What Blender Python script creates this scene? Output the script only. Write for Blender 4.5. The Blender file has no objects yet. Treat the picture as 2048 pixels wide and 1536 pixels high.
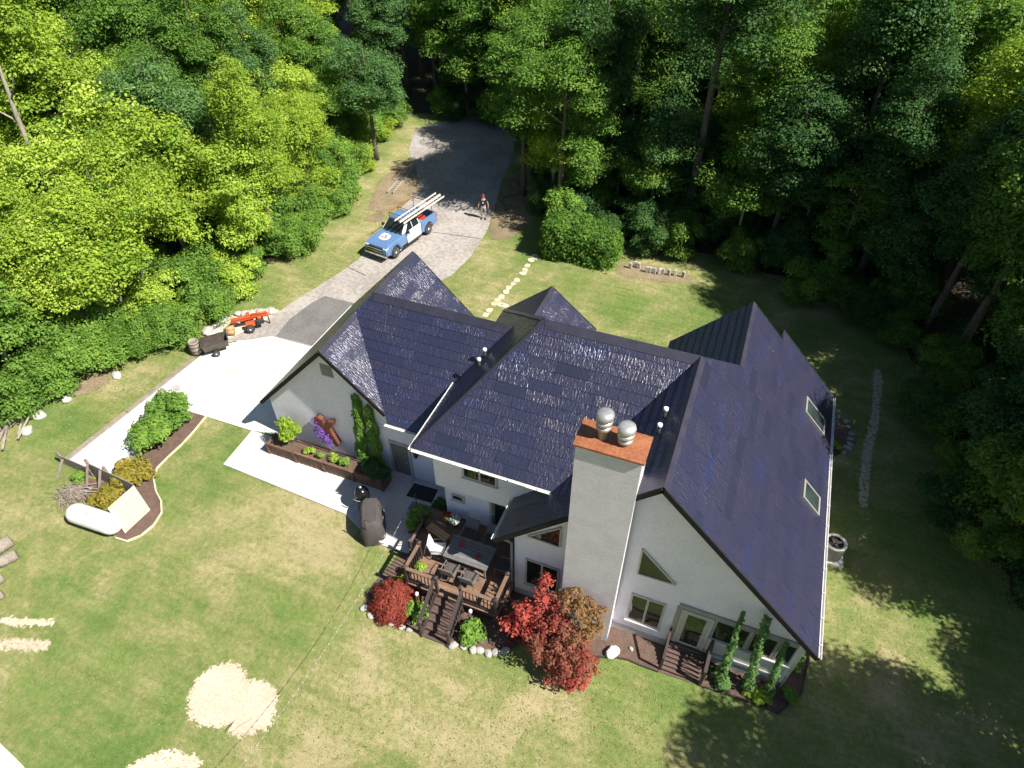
import bpy, bmesh, math, random
import numpy as np
from mathutils import Vector, Matrix
R_ = math.radians
random.seed(7); RNG = np.random.default_rng(7)
scene = bpy.context.scene
COL = scene.collection

# ------------------------------------------------------------------ camera
cam_d = bpy.data.cameras.new('camera'); cam_d.sensor_width = 36; cam_d.lens = 36 * 1317 / 2048
cam_d.clip_start = 0.1; cam_d.clip_end = 2000
cam = bpy.data.objects.new('camera', cam_d); COL.objects.link(cam); scene.camera = cam
CAM = Vector((0, 0, 23.0))
def cam_axes(p, r, y):
    f = Vector((math.sin(y) * math.cos(p), math.cos(y) * math.cos(p), -math.sin(p)))
    ri = Vector((math.cos(y), -math.sin(y), 0)); dn = f.cross(ri)
    return ri * math.cos(r) + dn * math.sin(r), dn * math.cos(r) - ri * math.sin(r), f
c_r, c_d, c_f = cam_axes(R_(43.06), R_(0.2), R_(-21.74))
m3 = Matrix((c_r, -c_d, -c_f)).transposed()
cam.matrix_world = Matrix.Translation(CAM) @ m3.to_4x4()

# ------------------------------------------------------------------ sky and sun
SUN_EL, SUN_AZ = R_(49.3), R_(-8.0)          # azimuth from +X towards +Y
world = bpy.data.worlds.new('World'); scene.world = world; world.use_nodes = True
wn = world.node_tree.nodes; wl = world.node_tree.links; wn.clear()
wo = wn.new('ShaderNodeOutputWorld'); wb = wn.new('ShaderNodeBackground'); ws = wn.new('ShaderNodeTexSky')
ws.sky_type = 'NISHITA'; ws.sun_disc = False; ws.sun_elevation = SUN_EL; ws.sun_rotation = math.pi / 2 - SUN_AZ
ws.air_density = 1.0; ws.dust_density = 0.6; ws.ozone_density = 3.0
wb.inputs['Strength'].default_value = 0.053
wl.new(ws.outputs[0], wb.inputs[0]); wl.new(wb.outputs[0], wo.inputs[0])
sd = bpy.data.lights.new('sun', 'SUN'); sd.energy = 5.0; sd.angle = R_(0.53); sd.color = (1.0, 0.955, 0.88)
sun = bpy.data.objects.new('sun', sd); COL.objects.link(sun)
sdir = Vector((math.cos(SUN_EL) * math.cos(SUN_AZ), math.cos(SUN_EL) * math.sin(SUN_AZ), math.sin(SUN_EL)))
sun.rotation_euler = sdir.to_track_quat('Z', 'Y').to_euler(); sun.location = (40, -5, 60)
vs = scene.view_settings; vs.view_transform = 'Standard'; vs.look = 'None'; vs.exposure = 0.88; vs.gamma = 1.0
try: vs.use_curve_mapping = False
except Exception: pass
scene.cycles.max_bounces = 5; scene.cycles.diffuse_bounces = 2; scene.cycles.transmission_bounces = 3
scene.cycles.transparent_max_bounces = 6; scene.cycles.use_adaptive_sampling = True; scene.cycles.adaptive_threshold = 0.035

# ------------------------------------------------------------------ materials
MAT = {}
def nodes_of(name):
    m = bpy.data.materials.new(name); m.use_nodes = True; m.node_tree.nodes.clear(); MAT[name] = m
    return m, m.node_tree.nodes, m.node_tree.links
def ramp(N, stops):
    r = N.new('ShaderNodeValToRGB'); e = r.color_ramp.elements
    while len(e) < len(stops): e.new(0.5)
    for k, (p, c) in enumerate(stops): e[k].position = p; e[k].color = (c[0], c[1], c[2], 1)
    return r
def noise(N, L, co, scale, detail=4, rough=0.55, dist=0.0):
    n = N.new('ShaderNodeTexNoise'); n.inputs['Scale'].default_value = scale; n.inputs['Detail'].default_value = detail
    n.inputs['Roughness'].default_value = rough; n.inputs['Distortion'].default_value = dist
    L.new(co, n.inputs['Vector']); return n
def mathn(N, L, op, a, b=None):
    n = N.new('ShaderNodeMath'); n.operation = op
    for i, v in enumerate((a, b)):
        if v is None: continue
        if isinstance(v, (int, float)): n.inputs[i].default_value = v
        else: L.new(v, n.inputs[i])
    return n.outputs[0]
def mixc(N, L, fac, a, b, mode='MIX'):
    n = N.new('ShaderNodeMix'); n.data_type = 'RGBA'; n.blend_type = mode
    if isinstance(fac, (int, float)): n.inputs[0].default_value = fac
    else: L.new(fac, n.inputs[0])
    for i, v in ((6, a), (7, b)):
        if isinstance(v, tuple): n.inputs[i].default_value = (*v, 1)
        else: L.new(v, n.inputs[i])
    return n.outputs[2]
def pm(name, c1, c2=None, scale=3.0, rough=0.7, bump=0.0, bscale=None, metal=0.0, fine=0.25, stretch=None, spec=0.5, objvar=0.12, world=False):
    """procedural surface: two tones mixed by two octaves of noise, a little value change per object, optional bump"""
    m, N, L = nodes_of(name)
    out = N.new('ShaderNodeOutputMaterial'); b = N.new('ShaderNodeBsdfPrincipled'); L.new(b.outputs[0], out.inputs[0])
    tc = N.new('ShaderNodeTexCoord'); co = tc.outputs['Object']
    if world: co = N.new('ShaderNodeNewGeometry').outputs['Position']
    if stretch:
        mp = N.new('ShaderNodeMapping'); mp.inputs['Scale'].default_value = stretch; L.new(co, mp.inputs['Vector']); co = mp.outputs[0]
    c2 = c2 or tuple(v * 0.8 for v in c1)
    n1 = noise(N, L, co, scale); n2 = noise(N, L, co, scale * 9, 3)
    f = mathn(N, L, 'ADD', n1.outputs[0], mathn(N, L, 'MULTIPLY', mathn(N, L, 'SUBTRACT', n2.outputs[0], 0.5), fine * 4))
    r = ramp(N, [(0.36, c1), (0.64, c2)]); L.new(f, r.inputs[0])
    oi = N.new('ShaderNodeObjectInfo'); v = mathn(N, L, 'MULTIPLY_ADD', oi.outputs['Random'], 2 * objvar); 
    v.node.inputs[2].default_value = 1 - objvar
    hs = N.new('ShaderNodeHueSaturation'); L.new(r.outputs[0], hs.inputs['Color']); L.new(v, hs.inputs['Value'])
    L.new(hs.outputs[0], b.inputs['Base Color'])
    b.inputs['Roughness'].default_value = rough; b.inputs['Metallic'].default_value = metal
    b.inputs['Specular IOR Level'].default_value = spec
    if bump:
        bp = N.new('ShaderNodeBump'); bp.inputs['Strength'].default_value = bump; bp.inputs['Distance'].default_value = 0.02
        n3 = noise(N, L, co, bscale or scale * 12, 3); L.new(n3.outputs[0], bp.inputs['Height']); L.new(bp.outputs[0], b.inputs['Normal'])
    return m
def leafmat(name, stops, trans=0.42, var=0.3, gloss=0.012):
    m, N, L = nodes_of(name)
    out = N.new('ShaderNodeOutputMaterial')
    at = N.new('ShaderNodeAttribute'); at.attribute_name = 'tint'
    oi = N.new('ShaderNodeObjectInfo')
    f = mathn(N, L, 'ADD', at.outputs['Fac'], mathn(N, L, 'MULTIPLY', mathn(N, L, 'SUBTRACT', oi.outputs['Random'], 0.5), var))
    r = ramp(N, stops); L.new(f, r.inputs[0])
    d = N.new('ShaderNodeBsdfDiffuse'); t = N.new('ShaderNodeBsdfTranslucent'); g = N.new('ShaderNodeBsdfGlossy')
    g.inputs['Roughness'].default_value = 0.55
    L.new(r.outputs[0], d.inputs[0])
    tcol = mixc(N, L, 1.0, r.outputs[0], (1.0, 1.0, 0.55), 'MULTIPLY'); L.new(tcol, t.inputs[0])
    mx = N.new('ShaderNodeMixShader'); mx.inputs[0].default_value = trans; L.new(d.outputs[0], mx.inputs[1]); L.new(t.outputs[0], mx.inputs[2])
    m2 = N.new('ShaderNodeMixShader'); m2.inputs[0].default_value = gloss; L.new(mx.outputs[0], m2.inputs[1]); L.new(g.outputs[0], m2.inputs[2])
    L.new(m2.outputs[0], out.inputs[0]); return m

def lawn_material():
    m, N, L = nodes_of('lawn'); out = N.new('ShaderNodeOutputMaterial'); b = N.new('ShaderNodeBsdfPrincipled'); L.new(b.outputs[0], out.inputs[0])
    tc = N.new('ShaderNodeTexCoord'); co = tc.outputs['Object']
    geo = N.new('ShaderNodeNewGeometry')
    n1 = noise(N, L, co, 0.16, 5, 0.6, 0.6); n2 = noise(N, L, co, 0.6, 6, 0.66, 0.5); n3 = noise(N, L, co, 5.5, 4, 0.65); n4 = noise(N, L, co, 26, 3, 0.7)
    a = mathn(N, L, 'ADD', mathn(N, L, 'MULTIPLY', n1.outputs[0], 0.78), mathn(N, L, 'MULTIPLY', n2.outputs[0], 0.55))
    a = mathn(N, L, 'ADD', a, mathn(N, L, 'MULTIPLY', mathn(N, L, 'SUBTRACT', n3.outputs[0], 0.5), 0.42))
    a = mathn(N, L, 'ADD', a, mathn(N, L, 'MULTIPLY', mathn(N, L, 'SUBTRACT', n4.outputs[0], 0.5), 0.38))
    for cx, cy, rad, amt in ((-14.5, 10.3, 5.5, .12), (-8.5, 7.6, 4.0, .07), (-2.5, 8.2, 3.5, .04), (7.5, 14.2, 3.5, .09), (-24.5, 33, 4, .10), (-9, 30, 6, .04), (-17, 3.5, 6, -.03), (0, 33, 5, -.04)):   # dry and lush areas of the yard
        vm = N.new('ShaderNodeVectorMath'); vm.operation = 'DISTANCE'; L.new(geo.outputs['Position'], vm.inputs[0]); vm.inputs[1].default_value = (cx, cy, 0)
        mr = N.new('ShaderNodeMapRange'); mr.interpolation_type = 'SMOOTHSTEP'; L.new(vm.outputs['Value'], mr.inputs['Value']); mr.inputs['From Min'].default_value = 0; mr.inputs['From Max'].default_value = rad; mr.inputs['To Min'].default_value = amt; mr.inputs['To Max'].default_value = 0
        a = mathn(N, L, 'ADD', a, mr.outputs[0])
    r = ramp(N, [(0.43, (0.092, 0.165, 0.036)), (0.58, (0.150, 0.218, 0.054)), (0.70, (0.240, 0.255, 0.088)), (0.85, (0.42, 0.355, 0.19))])
    L.new(a, r.inputs[0])
    n5 = noise(N, L, co, 60, 2, 0.8); g = ramp(N, [(0.3, (0.62, 0.62, 0.62)), (0.7, (1.25, 1.25, 1.25))]); L.new(n5.outputs[0], g.inputs[0])
    mp = N.new('ShaderNodeMapping'); mp.inputs['Scale'].default_value = (0.25, 2.4, 1); mp.inputs['Rotation'].default_value = (0, 0, 0.35); L.new(co, mp.inputs['Vector'])
    n6 = noise(N, L, mp.outputs[0], 1.0, 3, 0.6); g2 = ramp(N, [(0.3, (0.86, 0.88, 0.84)), (0.7, (1.12, 1.10, 1.14))]); L.new(n6.outputs[0], g2.inputs[0])   # mowing lines
    L.new(mixc(N, L, 1.0, mixc(N, L, 1.0, r.outputs[0], g.outputs[0], 'MULTIPLY'), g2.outputs[0], 'MULTIPLY'), b.inputs['Base Color'])
    b.inputs['Roughness'].default_value = 0.9; b.inputs['Specular IOR Level'].default_value = 0.15
    bp = N.new('ShaderNodeBump'); bp.inputs['Strength'].default_value = 0.7; bp.inputs['Distance'].default_value = 0.05
    L.new(mathn(N, L, 'ADD', n4.outputs[0], mathn(N, L, 'MULTIPLY', n5.outputs[0], 0.6)), bp.inputs['Height']); L.new(bp.outputs[0], b.inputs['Normal'])
    return m
lawn_material()

def shingle_material():
    """dark glass roof tile: streaky textured face, tone and gloss change from tile to tile"""
    m, N, L = nodes_of('shingle'); out = N.new('ShaderNodeOutputMaterial'); b = N.new('ShaderNodeBsdfPrincipled'); L.new(b.outputs[0], out.inputs[0])
    uv = N.new('ShaderNodeUVMap'); uv.uv_map = 'UVMap'
    def mapped(sx, sy, d=3, r=.6):
        mp = N.new('ShaderNodeMapping'); mp.inputs['Scale'].default_value = (sx, sy, 1); L.new(uv.outputs[0], mp.inputs['Vector']); return noise(N, L, mp.outputs[0], 1.0, d, r, 0.2)
    n1 = mapped(30, 5.5); n2 = mapped(.9, .9); n3 = mapped(17, 4.2, 2, .55)
    at = N.new('ShaderNodeAttribute'); at.attribute_name = 'tint'
    r = ramp(N, [(0.0, (0.016, 0.019, 0.037)), (0.35, (0.020, 0.022, 0.049)), (0.65, (0.025, 0.024, 0.048)), (0.88, (0.017, 0.022, 0.066)), (1.0, (0.030, 0.027, 0.046))])
    L.new(at.outputs['Fac'], r.inputs[0])
    st = ramp(N, [(0.30, (0.75, 0.75, 0.78)), (0.62, (1.15, 1.15, 1.2)), (0.8, (1.5, 1.45, 1.5))]); L.new(n1.outputs[0], st.inputs[0])
    L.new(mixc(N, L, 1.0, r.outputs[0], st.outputs[0], 'MULTIPLY'), b.inputs['Base Color'])
    b.inputs['Roughness'].default_value = 0.36; b.inputs['IOR'].default_value = 1.75
    # embossed streaks, deeper on some tiles than on others
    dep = mathn(N, L, 'ADD', mathn(N, L, 'MULTIPLY', at.outputs['Fac'], 0.9), mathn(N, L, 'MULTIPLY', n2.outputs[0], 1.6)); dep = mathn(N, L, 'SUBTRACT', dep, 0.62)
    mr = N.new('ShaderNodeClamp'); L.new(dep, mr.inputs[0]); mr.inputs[1].default_value = 0.12; mr.inputs[2].default_value = 1.0
    bp = N.new('ShaderNodeBump'); bp.inputs['Distance'].default_value = 0.042; L.new(mr.outputs[0], bp.inputs['Strength'])
    L.new(n3.outputs[0], bp.inputs['Height']); L.new(bp.outputs[0], b.inputs['Normal'])
    return m
shingle_material()

def glass_material(name, tint=(0.012, 0.014, 0.012), rough=0.04):
    m, N, L = nodes_of(name); out = N.new('ShaderNodeOutputMaterial'); b = N.new('ShaderNodeBsdfPrincipled'); L.new(b.outputs[0], out.inputs[0])
    tc = N.new('ShaderNodeTexCoord'); n = noise(N, L, tc.outputs['Object'], 1.5); r = ramp(N, [(0.3, tint), (0.7, tuple(v * 2.2 for v in tint))]); L.new(n.outputs[0], r.inputs[0])
    L.new(r.outputs[0], b.inputs['Base Color']); b.inputs['Roughness'].default_value = rough; b.inputs['IOR'].default_value = 1.52
    return m
glass_material('glass'); glass_material('car_glass', (0.01, 0.014, 0.016), 0.03); glass_material('skylight_glass', (0.02, 0.03, 0.028), 0.05)

pm('stucco', (0.80, 0.76, 0.835), (0.735, 0.70, 0.77), 0.9, 0.88, 0.35, 26, fine=0.3, objvar=0.01)
pm('block', (0.68, 0.63, 0.66), (0.60, 0.555, 0.58), 1.6, 0.9, 0.5, 40, fine=0.4, objvar=0.012, world=True)
pm('trim_white', (0.74, 0.72, 0.68), (0.64, 0.62, 0.58), 3, 0.5, objvar=0.03)
pm('trim_taupe', (0.34, 0.31, 0.285), (0.27, 0.25, 0.23), 4, 0.6, objvar=0.04)
pm('frame_grey', (0.50, 0.475, 0.44), (0.42, 0.40, 0.37), 4, 0.5, objvar=0.03)
pm('dark_trim', (0.014, 0.012, 0.012), (0.02, 0.018, 0.017), 4, 0.8, spec=.2)
pm('roof_edge', (0.028, 0.027, 0.036), (0.04, 0.038, 0.05), 3, 0.45)
pm('ridge_metal', (0.030, 0.029, 0.045), (0.042, 0.040, 0.058), 2, 0.38, objvar=0.1)
pm('door_brown', (0.20, 0.165, 0.145), (0.17, 0.14, 0.125), 3, 0.6, objvar=0.02)
pm('rust_metal', (0.24, 0.075, 0.03), (0.33, 0.125, 0.05), 1.3, 0.6, 0.2, 30, fine=0.22)
pm('aluminium', (0.55, 0.54, 0.52), (0.42, 0.405, 0.385), 5, 0.42, metal=0.55)
pm('pipe_white', (0.72, 0.72, 0.70), None, 5, 0.5)
pm('pipe_dark', (0.05, 0.05, 0.05), None, 5, 0.5)
pm('concrete', (0.70, 0.68, 0.63), (0.60, 0.58, 0.53), 0.7, 0.9, 0.15, 50, fine=0.2, objvar=0.025)
pm('concrete_walk', (0.56, 0.545, 0.51), (0.48, 0.465, 0.435), 0.9, 0.9, 0.15, 50, fine=0.2, objvar=0.03)
pm('asphalt', (0.275, 0.245, 0.222), (0.39, 0.352, 0.318), 0.45, 0.95, 0.35, 60, fine=0.28)
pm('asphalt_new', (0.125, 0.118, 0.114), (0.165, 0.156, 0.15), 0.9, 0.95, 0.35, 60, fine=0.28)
pm('seam', (0.05, 0.048, 0.045), None, 3, 0.9)
pm('sand', (0.62, 0.47, 0.31), (0.50, 0.36, 0.22), 1.1, 0.95, 0.5, 40, fine=0.4)
pm('dirt', (0.30, 0.22, 0.13), (0.19, 0.15, 0.085), 0.9, 0.95, 0.5, 30, fine=0.5)
pm('mulch', (0.17, 0.105, 0.075), (0.10, 0.065, 0.05), 3.0, 0.95, 0.9, 40, fine=0.6)
pm('litter', (0.075, 0.055, 0.03), (0.035, 0.035, 0.015), 0.5, 0.95, 0.8, 12, fine=0.6)
pm('bark', (0.15, 0.12, 0.095), (0.085, 0.07, 0.055), 3, 0.95, 0.7, 14, fine=0.4, stretch=(1, 1, 0.25))
pm('bark_pale', (0.36, 0.31, 0.25), (0.22, 0.185, 0.145), 3, 0.95, 0.6, 14, fine=0.4, stretch=(1, 1, 0.25))
pm('deck_wood', (0.23, 0.135, 0.085), (0.17, 0.10, 0.065), 3, 0.7, 0.2, 30, fine=0.3, objvar=0.12)
pm('dark_wood', (0.062, 0.042, 0.036), (0.045, 0.03, 0.027), 4, 0.65, 0.2, 30, objvar=0.12)
pm('stair_wood', (0.115, 0.07, 0.055), (0.085, 0.052, 0.043), 4, 0.65, 0.2, 30, objvar=0.12)
pm('rail_cap', (0.20, 0.125, 0.08), (0.16, 0.10, 0.065), 4, 0.6, objvar=0.08)
pm('old_wood', (0.30, 0.25, 0.20), (0.20, 0.165, 0.135), 3, 0.85, 0.4, 25, fine=0.4, objvar=0.15)
pm('plywood', (0.56, 0.45, 0.33), (0.48, 0.385, 0.285), 1.6, 0.85, 0.15, 25, objvar=0.04)
pm('planter_wood', (0.19, 0.10, 0.065), (0.12, 0.066, 0.045), 3, 0.75, 0.3, 25, objvar=0.2)
pm('rust_wood', (0.16, 0.05, 0.026), (0.10, 0.033, 0.02), 4, 0.7, 0.2, 25)
pm('tan_wood', (0.42, 0.26, 0.12), (0.34, 0.20, 0.10), 3, 0.65)
pm('stone', (0.52, 0.49, 0.44), (0.36, 0.34, 0.30), 2.2, 0.9, 0.6, 18, fine=0.4, objvar=0.2)
pm('white_stone', (0.46, 0.43, 0.385), (0.33, 0.305, 0.27), 2.2, 0.9, 0.5, 18, fine=0.3, objvar=0.1)
pm('grey_stone', (0.30, 0.30, 0.29), (0.20, 0.20, 0.195), 2.4, 0.9, 0.6, 18, fine=0.4, objvar=0.2)
pm('flagstone', (0.60, 0.53, 0.38), (0.47, 0.41, 0.28), 3, 0.9, 0.4, 20, objvar=0.15)
pm('tank_white', (0.80, 0.79, 0.76), (0.72, 0.71, 0.68), 1.5, 0.35, objvar=0.0)
pm('grey_metal', (0.33, 0.32, 0.305), (0.27, 0.26, 0.25), 3, 0.5, metal=0.3)
pm('black_plastic', (0.02, 0.02, 0.02), (0.03, 0.03, 0.03), 3, 0.5)
pm('cart_black', (0.055, 0.045, 0.038), (0.08, 0.066, 0.055), 3, 0.5)
pm('rubber', (0.018, 0.018, 0.018), (0.03, 0.03, 0.03), 6, 0.85)
pm('rim', (0.55, 0.54, 0.53), (0.42, 0.41, 0.40), 5, 0.35, metal=0.1)
pm('orange_paint', (0.62, 0.10, 0.025), (0.50, 0.085, 0.025), 4, 0.45)
pm('yellow_paint', (0.70, 0.48, 0.05), None, 4, 0.5)
pm('cover_grey', (0.085, 0.072, 0.068), (0.06, 0.052, 0.05), 2.5, 0.8, 0.6, 6, fine=0.2)
pm('ceramic_black', (0.012, 0.012, 0.013), None, 3, 0.16)
pm('blue_paint', (0.115, 0.205, 0.37), (0.105, 0.19, 0.345), 1.5, 0.25, spec=0.6, objvar=0.0)
pm('white_paint', (0.80, 0.79, 0.80), (0.76, 0.75, 0.76), 1.5, 0.28, spec=0.6, objvar=0.0)
pm('chrome', (0.70, 0.70, 0.70), (0.6, 0.6, 0.6), 5, 0.15, metal=1.0)
pm('pink_paint', (0.70, 0.12, 0.22), None, 3, 0.4)
pm('green_paint', (0.05, 0.22, 0.10), None, 3, 0.4)
pm('red_paint', (0.45, 0.035, 0.03), None, 3, 0.5)
pm('fiberglass', (0.74, 0.64, 0.54), (0.66, 0.56, 0.46), 3, 0.5)
pm('ladder_metal', (0.60, 0.59, 0.57), (0.48, 0.47, 0.455), 4, 0.4, metal=0.4)
pm('skin', (0.42, 0.24, 0.16), None, 5, 0.6, objvar=0)
pm('navy_cloth', (0.02, 0.022, 0.045), None, 5, 0.9, objvar=0)
pm('grey_cloth', (0.40, 0.39, 0.40), None, 5, 0.9, objvar=0)
pm('red_cloth', (0.20, 0.025, 0.025), None, 5, 0.9, objvar=0)
pm('cushion', (0.60, 0.58, 0.53), (0.5, 0.48, 0.44), 4, 0.9)
pm('table_grey', (0.17, 0.165, 0.165), (0.13, 0.127, 0.127), 4, 0.5)
pm('mat_dark', (0.045, 0.04, 0.045), (0.03, 0.027, 0.03), 6, 0.95)
pm('mat_blue', (0.18, 0.21, 0.25), (0.14, 0.16, 0.19), 6, 0.95)
pm('pot', (0.25, 0.22, 0.20), None, 4, 0.7)
pm('wire', (0.30, 0.28, 0.24), None, 4, 0.6)
pm('bulb', (0.75, 0.73, 0.66), None, 4, 0.2)

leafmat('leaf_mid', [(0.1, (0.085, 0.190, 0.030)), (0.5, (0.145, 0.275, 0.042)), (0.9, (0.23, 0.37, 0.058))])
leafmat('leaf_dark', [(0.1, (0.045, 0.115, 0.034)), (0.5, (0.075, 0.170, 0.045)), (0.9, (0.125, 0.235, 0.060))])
leafmat('leaf_lime', [(0.1, (0.19, 0.32, 0.034)), (0.5, (0.30, 0.44, 0.046)), (0.9, (0.44, 0.54, 0.065))])
leafmat('leaf_yellow', [(0.1, (0.25, 0.40, 0.045)), (0.5, (0.38, 0.53, 0.065)), (0.9, (0.52, 0.63, 0.10))])
leafmat('leaf_bush', [(0.1, (0.11, 0.235, 0.036)), (0.5, (0.19, 0.34, 0.055)), (0.9, (0.30, 0.45, 0.075))])
leafmat('leaf_bluegreen', [(0.1, (0.075, 0.17, 0.048)), (0.5, (0.125, 0.25, 0.072)), (0.9, (0.20, 0.33, 0.10))])
pm('stain', (0.40, 0.375, 0.34), (0.47, 0.44, 0.40), 3, 0.9)
leafmat('leaf_gold', [(0.1, (0.17, 0.17, 0.03)), (0.55, (0.34, 0.30, 0.045)), (0.95, (0.42, 0.24, 0.05))], 0.35, 0.1)
leafmat('leaf_maroon', [(0.1, (0.20, 0.035, 0.025)), (0.5, (0.33, 0.065, 0.045)), (0.9, (0.47, 0.12, 0.08))], 0.35, 0.0)
leafmat('leaf_redmaple', [(0.05, (0.30, 0.19, 0.075)), (0.25, (0.27, 0.125, 0.07)), (0.5, (0.29, 0.085, 0.062)), (0.75, (0.37, 0.075, 0.058)), (0.95, (0.55, 0.11, 0.085))], 0.4, 0.0)
leafmat('petal_purple', [(0.1, (0.12, 0.035, 0.35)), (0.9, (0.34, 0.14, 0.65))], 0.2, 0.0)
leafmat('petal_white', [(0.1, (0.6, 0.6, 0.66)), (0.9, (0.75, 0.75, 0.80))], 0.2, 0.0)
leafmat('petal_red', [(0.1, (0.35, 0.02, 0.02)), (0.9, (0.55, 0.04, 0.05))], 0.2, 0.0)
leafmat('grass_tuft', [(0.1, (0.16, 0.23, 0.06)), (0.5, (0.26, 0.29, 0.10)), (0.9, (0.46, 0.40, 0.20))], 0.45, 0.0, 0.01)

def fade_soil(name, c1, c2):
    """bare earth that thins out raggedly into the grass where the 'edge' attribute falls to zero"""
    m = pm(name, c1, c2, 1.1, 0.95, 0.5, 40, fine=0.4); N = m.node_tree.nodes; L = m.node_tree.links
    out = [n for n in N if n.type == 'OUTPUT_MATERIAL'][0]; b = [n for n in N if n.type == 'BSDF_PRINCIPLED'][0]
    at = N.new('ShaderNodeAttribute'); at.attribute_name = 'edge'; tc = N.new('ShaderNodeTexCoord')
    n1 = noise(N, L, tc.outputs['Object'], 7.0, 5, 0.7); n2 = noise(N, L, tc.outputs['Object'], 38.0, 2, 0.6)
    v = mathn(N, L, 'ADD', at.outputs['Fac'], mathn(N, L, 'MULTIPLY', mathn(N, L, 'SUBTRACT', n1.outputs[0], 0.5), 1.9))
    v = mathn(N, L, 'ADD', v, mathn(N, L, 'MULTIPLY', mathn(N, L, 'SUBTRACT', n2.outputs[0], 0.5), 0.35))
    k = mathn(N, L, 'GREATER_THAN', v, 0.42); t = N.new('ShaderNodeBsdfTransparent'); mx = N.new('ShaderNodeMixShader')
    L.new(k, mx.inputs[0]); L.new(t.outputs[0], mx.inputs[1]); L.new(b.outputs[0], mx.inputs[2]); L.new(mx.outputs[0], out.inputs[0])
fade_soil('sand_fade', (0.60, 0.49, 0.37), (0.50, 0.395, 0.28)); fade_soil('dirt_fade', (0.27, 0.20, 0.12), (0.17, 0.135, 0.08))

# ------------------------------------------------------------------ builders
def tag(o, label=None, cat=None, group=None, kind=None):
    if label: o['label'] = label
    if cat: o['category'] = cat
    if group: o['group'] = group
    if kind: o['kind'] = kind
    return o
def thing(name, label, cat, loc=(0, 0, 0), rz=0.0, group=None):
    o = bpy.data.objects.new(name, None); COL.objects.link(o); o.empty_display_size = 0.2
    o.location = loc; o.rotation_euler = (0, 0, rz)
    return tag(o, label, cat, group)
def link(name, me, parent=None, mat=None):
    o = bpy.data.objects.new(name, me); COL.objects.link(o)
    if parent: o.parent = parent
    if mat and not me.materials: me.materials.append(MAT[mat])
    return o
def copy_tree(o, parent=None):
    c = o.copy(); COL.objects.link(c)
    if parent: c.parent = parent
    for ch in o.children: copy_tree(ch, c)
    return c
class MB:
    def __init__(s): s.v = []; s.f = []; s.sm = []
    def add(s, vs, fs, smooth=False):
        n = len(s.v); s.v += [tuple(v) for v in vs]; s.f += [tuple(i + n for i in f) for f in fs]; s.sm += [smooth] * len(fs); return s
    def box(s, x0, x1, y0, y1, z0, z1):
        return s.add([(x0, y0, z0), (x1, y0, z0), (x1, y1, z0), (x0, y1, z0), (x0, y0, z1), (x1, y0, z1), (x1, y1, z1), (x0, y1, z1)],
                     [(3, 2, 1, 0), (4, 5, 6, 7), (0, 1, 5, 4), (1, 2, 6, 5), (2, 3, 7, 6), (3, 0, 4, 7)])
    def bar(s, p, q, w, h, up=(0, 0, 1)):
        p = Vector(p); q = Vector(q); d = (q - p).normalized(); up = Vector(up)
        if abs(d.dot(up)) > 0.98: up = Vector((0, 1, 0))
        a = d.cross(up).normalized() * (w / 2); b = a.cross(d).normalized() * (h / 2)
        vs = [p - a - b, p + a - b, p + a + b, p - a + b, q - a - b, q + a - b, q + a + b, q - a + b]
        return s.add(vs, [(3, 2, 1, 0), (4, 5, 6, 7), (0, 1, 5, 4), (1, 2, 6, 5), (2, 3, 7, 6), (3, 0, 4, 7)])
    def prism(s, pts, vec):
        n = len(pts); vec = Vector(vec); a = [Vector(p) for p in pts]; b = [p + vec for p in a]
        return s.add(a + b, [tuple(range(n))[::-1], tuple(range(n, 2 * n))] + [(i, (i + 1) % n, n + (i + 1) % n, n + i) for i in range(n)])
    def tube(s, pts, rs, n=8, cap=True):
        pts = [Vector(p) for p in pts]
        if isinstance(rs, (int, float)): rs = [rs] * len(pts)
        base = len(s.v); prev = None
        for i, p in enumerate(pts):
            d = (pts[min(i + 1, len(pts) - 1)] - pts[max(i - 1, 0)]).normalized()
            if prev is None:
                a = d.cross(Vector((0, 0, 1))) if abs(d.z) < 0.95 else d.cross(Vector((1, 0, 0)))
            else: a = prev - d * prev.dot(d)
            a.normalize(); prev = a; b = d.cross(a)
            for k in range(n):
                t = 2 * math.pi * k / n; s.v.append(tuple(p + (a * math.cos(t) + b * math.sin(t)) * rs[i]))
        for i in range(len(pts) - 1):
            for k in range(n):
                s.f.append((base + i * n + k, base + i * n + (k + 1) % n, base + (i + 1) * n + (k + 1) % n, base + (i + 1) * n + k)); s.sm.append(n > 6)
        if cap:
            s.f.append(tuple(base + k for k in range(n))[::-1]); s.f.append(tuple(base + (len(pts) - 1) * n + k for k in range(n))); s.sm += [False, False]
        return s
    def lathe(s, prof, c=(0, 0, 0), n=20, axis='z', caps=True):
        base = len(s.v)
        for r, z in prof:
            for k in range(n):
                t = 2 * math.pi * k / n; u, v = r * math.cos(t), r * math.sin(t)
                s.v.append((c[0] + u, c[1] + v, c[2] + z) if axis == 'z' else ((c[0] + z, c[1] + u, c[2] + v) if axis == 'x' else (c[0] + u, c[1] + z, c[2] + v)))
        for i in range(len(prof) - 1):
            for k in range(n):
                s.f.append((base + i * n + k, base + i * n + (k + 1) % n, base + (i + 1) * n + (k + 1) % n, base + (i + 1) * n + k)); s.sm.append(True)
        if caps: s.f.append(tuple(base + k for k in range(n))[::-1]); s.f.append(tuple(base + (len(prof) - 1) * n + k for k in range(n))); s.sm += [False, False]
        return s
    def mesh(s, name, fix=True):
        me = bpy.data.meshes.new(name); me.from_pydata(s.v, [], s.f)
        me.polygons.foreach_set('use_smooth', s.sm)
        if fix:
            bm = bmesh.new(); bm.from_mesh(me); bmesh.ops.recalc_face_normals(bm, faces=bm.faces); bm.to_mesh(me); bm.free()
        me.update(); return me
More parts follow.
